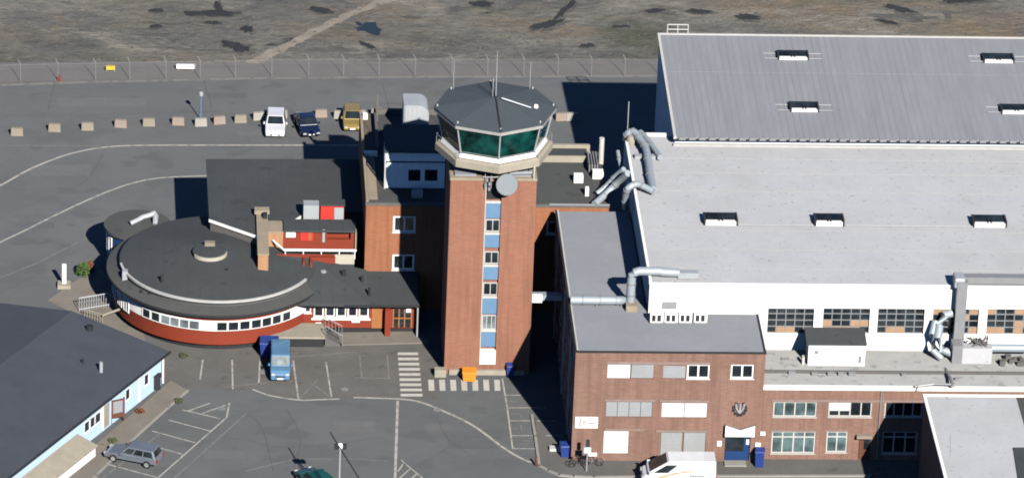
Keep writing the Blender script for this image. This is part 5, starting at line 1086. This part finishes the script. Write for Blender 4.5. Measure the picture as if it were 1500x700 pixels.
# ================================================================== BINS AND BOXES
def bin_(px, py, label, m, w_=0.6, d_=0.6, h_=1.15, lid='dark', cat='bin', name='wheelie_bin', z0=0.0):
    p = gp(px, py, z0); o = root(name, label, cat, (p.x,p.y,z0), local=True, rz=radians(random.uniform(-8,8)))
    mb = MB(); mb.hexa([(-w_/2*0.85,-d_/2*0.85,0.03),(w_/2*0.85,-d_/2*0.85,0.03),(w_/2*0.85,d_/2*0.85,0.03),(-w_/2*0.85,d_/2*0.85,0.03),(-w_/2,-d_/2,h_*0.88),(w_/2,-d_/2,h_*0.88),(w_/2,d_/2,h_*0.88),(-w_/2,d_/2,h_*0.88)]); mb.build('bin_body', m, o, bevel=0.03)
    mb = MB(); mb.hexa([(-w_/2-0.03,-d_/2-0.03,h_*0.885),(w_/2+0.03,-d_/2-0.03,h_*0.885),(w_/2+0.03,d_/2+0.03,h_*0.885),(-w_/2-0.03,d_/2+0.03,h_*0.885),(-w_/2,-d_/2,h_*0.93),(w_/2,-d_/2,h_*0.93),(w_/2,d_/2,h_),(-w_/2,d_/2,h_)]); mb.build('lid', lid, o, bevel=0.02)
    return o
bin_(687,556,'bright orange grit bin at the foot of the tower','orange',1.15,0.9,0.95,'orange',name='grit_bin')
bin_(746.5,550,'dark blue bin at the right foot of the tower','blue_bin',0.6,0.6,1.1,'blue_bin')
bin_(1112,682,'tall blue bin right of the blue entrance door','blue_bin',0.75,0.7,1.55,'blue_bin',z0=0.1)
bin_(828,668,'blue bin in the shade beside the brick office corner','blue_bin',0.9,0.8,1.2,'blue_bin')
bin_(394,520,'large blue recycling container behind the light blue van','blue_bin',1.5,1.3,1.5,'blue_bin',name='recycling_container')
p = gp(645,550); tag(MB().box(p.x-0.5,p.x+0.45,p.y-0.35,p.y+0.35,0,0.65).build('concrete_box','concrete',bevel=0.03), 'pale square concrete box at the left foot of the tower', 'box')
p = gp(762,532); tag(MB().box(p.x-0.4,p.x+0.5,p.y-0.4,p.y+0.4,0,1.5).build('cabinet','white'), 'white cabinet in the shade at the right side of the tower', 'cabinet')
p = gp(812,660); tag(MB().box(p.x-0.4,p.x+0.4,p.y-0.3,p.y+0.3,0,0.35).build('kerb_box','white_trim'), 'low pale box where sunlight meets the shade by the office', 'box')
# ================================================================== PLANTS, RACK, BIKES
def tuft(name, label, px, py, r, h, m, seed, cat='shrub', n=260):
    rnd = random.Random(seed); p = gp(px, py); o = root(name, label, cat, (p.x,p.y,0)); mb = MB()
    for _ in range(n):
        a = rnd.random()*2*pi; rr = r*math.sqrt(rnd.random()); z = h*rnd.random(); k = 1-0.5*(z/h)**2
        c = Vector((p.x+rr*k*cos(a), p.y+rr*k*sin(a), 0.15+z)); s_ = 0.07+0.09*rnd.random()
        d1 = Vector((rnd.uniform(-1,1),rnd.uniform(-1,1),rnd.uniform(-1,1))).normalized()*s_; d2 = d1.orthogonal().normalized()*s_*0.6
        mb.add([c-d1, c+d2, c+d1, c-d2], [(0,1,2,3)])
    mb.build('foliage', m, o)
    MB().tube([(p.x,p.y,0),(p.x,p.y,h*0.6)],0.05,5).build('stem','bark',o)
    return o
tuft('shrub','bright green shrub left of the round building',122,404,0.62,1.0,'leaf',1)
tuft('shrub','small reddish brown shrub next to the bright green one',133,398,0.35,0.8,'leaf_red',2, n=140)
for i,(x,y,t) in enumerate(((172,609,'green weed clump beside the notice board'),(262,590,'thin weed tuft near the corner of the sloping car park'),(270,523,'weed tuft under the curved red wall'),(205,605,'reddish weed clump at the blue house wall'),(165,648,'weed tuft left of the estate car'))):
    tuft('weed', t, x, y, 0.38, 0.22, 'weed' if i != 3 else 'leaf_red', 20+i, 'weed', 90)
Rk = root('railing', 'metal railing with many uprights left of the round building entrance', 'railing', tuple(gp(140,455)))
mb = MB(); a, b = gp(116,456), gp(166,448)
for i in range(15):
    p = a.lerp(b, i/14); mb.tube([(p.x,p.y,0),(p.x,p.y,1.25)], 0.035, 5)
for z in (0.2,1.25): mb.tube([(a.x,a.y,z),(b.x,b.y,z)], 0.04, 5)
mb.build('bars','metal',Rk)
mb = MB(); a, b = gp(124,466), gp(150,474)
for i in range(8):
    p = a.lerp(b, i/7); mb.tube([(p.x,p.y,0),(p.x,p.y,0.85)], 0.03, 5)
mb.tube([(a.x,a.y,0.85),(b.x,b.y,0.85)],0.035,5); mb.build('low_bars','concrete',Rk)
a, b = gp(150,462,0.4), gp(194,446,1.5); Bm = tag(MB().tube([a,b],0.1,8).tube([(b.x,b.y,0),(b.x,b.y,1.5)],0.06,6).build('barrier_boom','concrete'), 'pale wooden beam slanting up to the round building beside the railing', 'beam')
def bicycle(label, px, py, rz, m):
    p = gp(px, py, 0.1); o = root('bicycle', label, 'bicycle', (p.x,p.y,0.1), 'bicycles by the office corner', local=True, rz=rz)
    for x in (-0.52, 0.52):
        mb = MB(); mb.tube([(x+0.33*cos(2*pi*i/18),0,0.34+0.33*sin(2*pi*i/18)) for i in range(19)],0.03,6)
        for i in range(6): mb.tube([(x,0,0.34),(x+0.32*cos(pi*i/3),0,0.34+0.32*sin(pi*i/3))],0.008,4)
        mb.build('wheel','tyre',o)
    MB().tube([(-0.52,0,0.34),(-0.15,0,0.85),(0.36,0,0.85),(0.0,0,0.34),(-0.52,0,0.34)],0.025,6).tube([(0.52,0,0.34),(0.36,0,0.95)],0.022,6).tube([(0.0,0,0.34),(-0.17,0,0.95)],0.022,6).build('frame',m,o)
    MB().box(-0.3,-0.05,-0.07,0.07,0.95,1.02).build('saddle','dark',o); MB().tube([(0.36,-0.28,1.0),(0.36,0.28,1.0)],0.02,6).build('handlebar','metal',o)
bicycle('dark bicycle leaning at the office wall left of the pole sign', 847,683, radians(12), 'dark')
bicycle('bicycle just right of the pole sign', 868,681, radians(-8), 'steel')
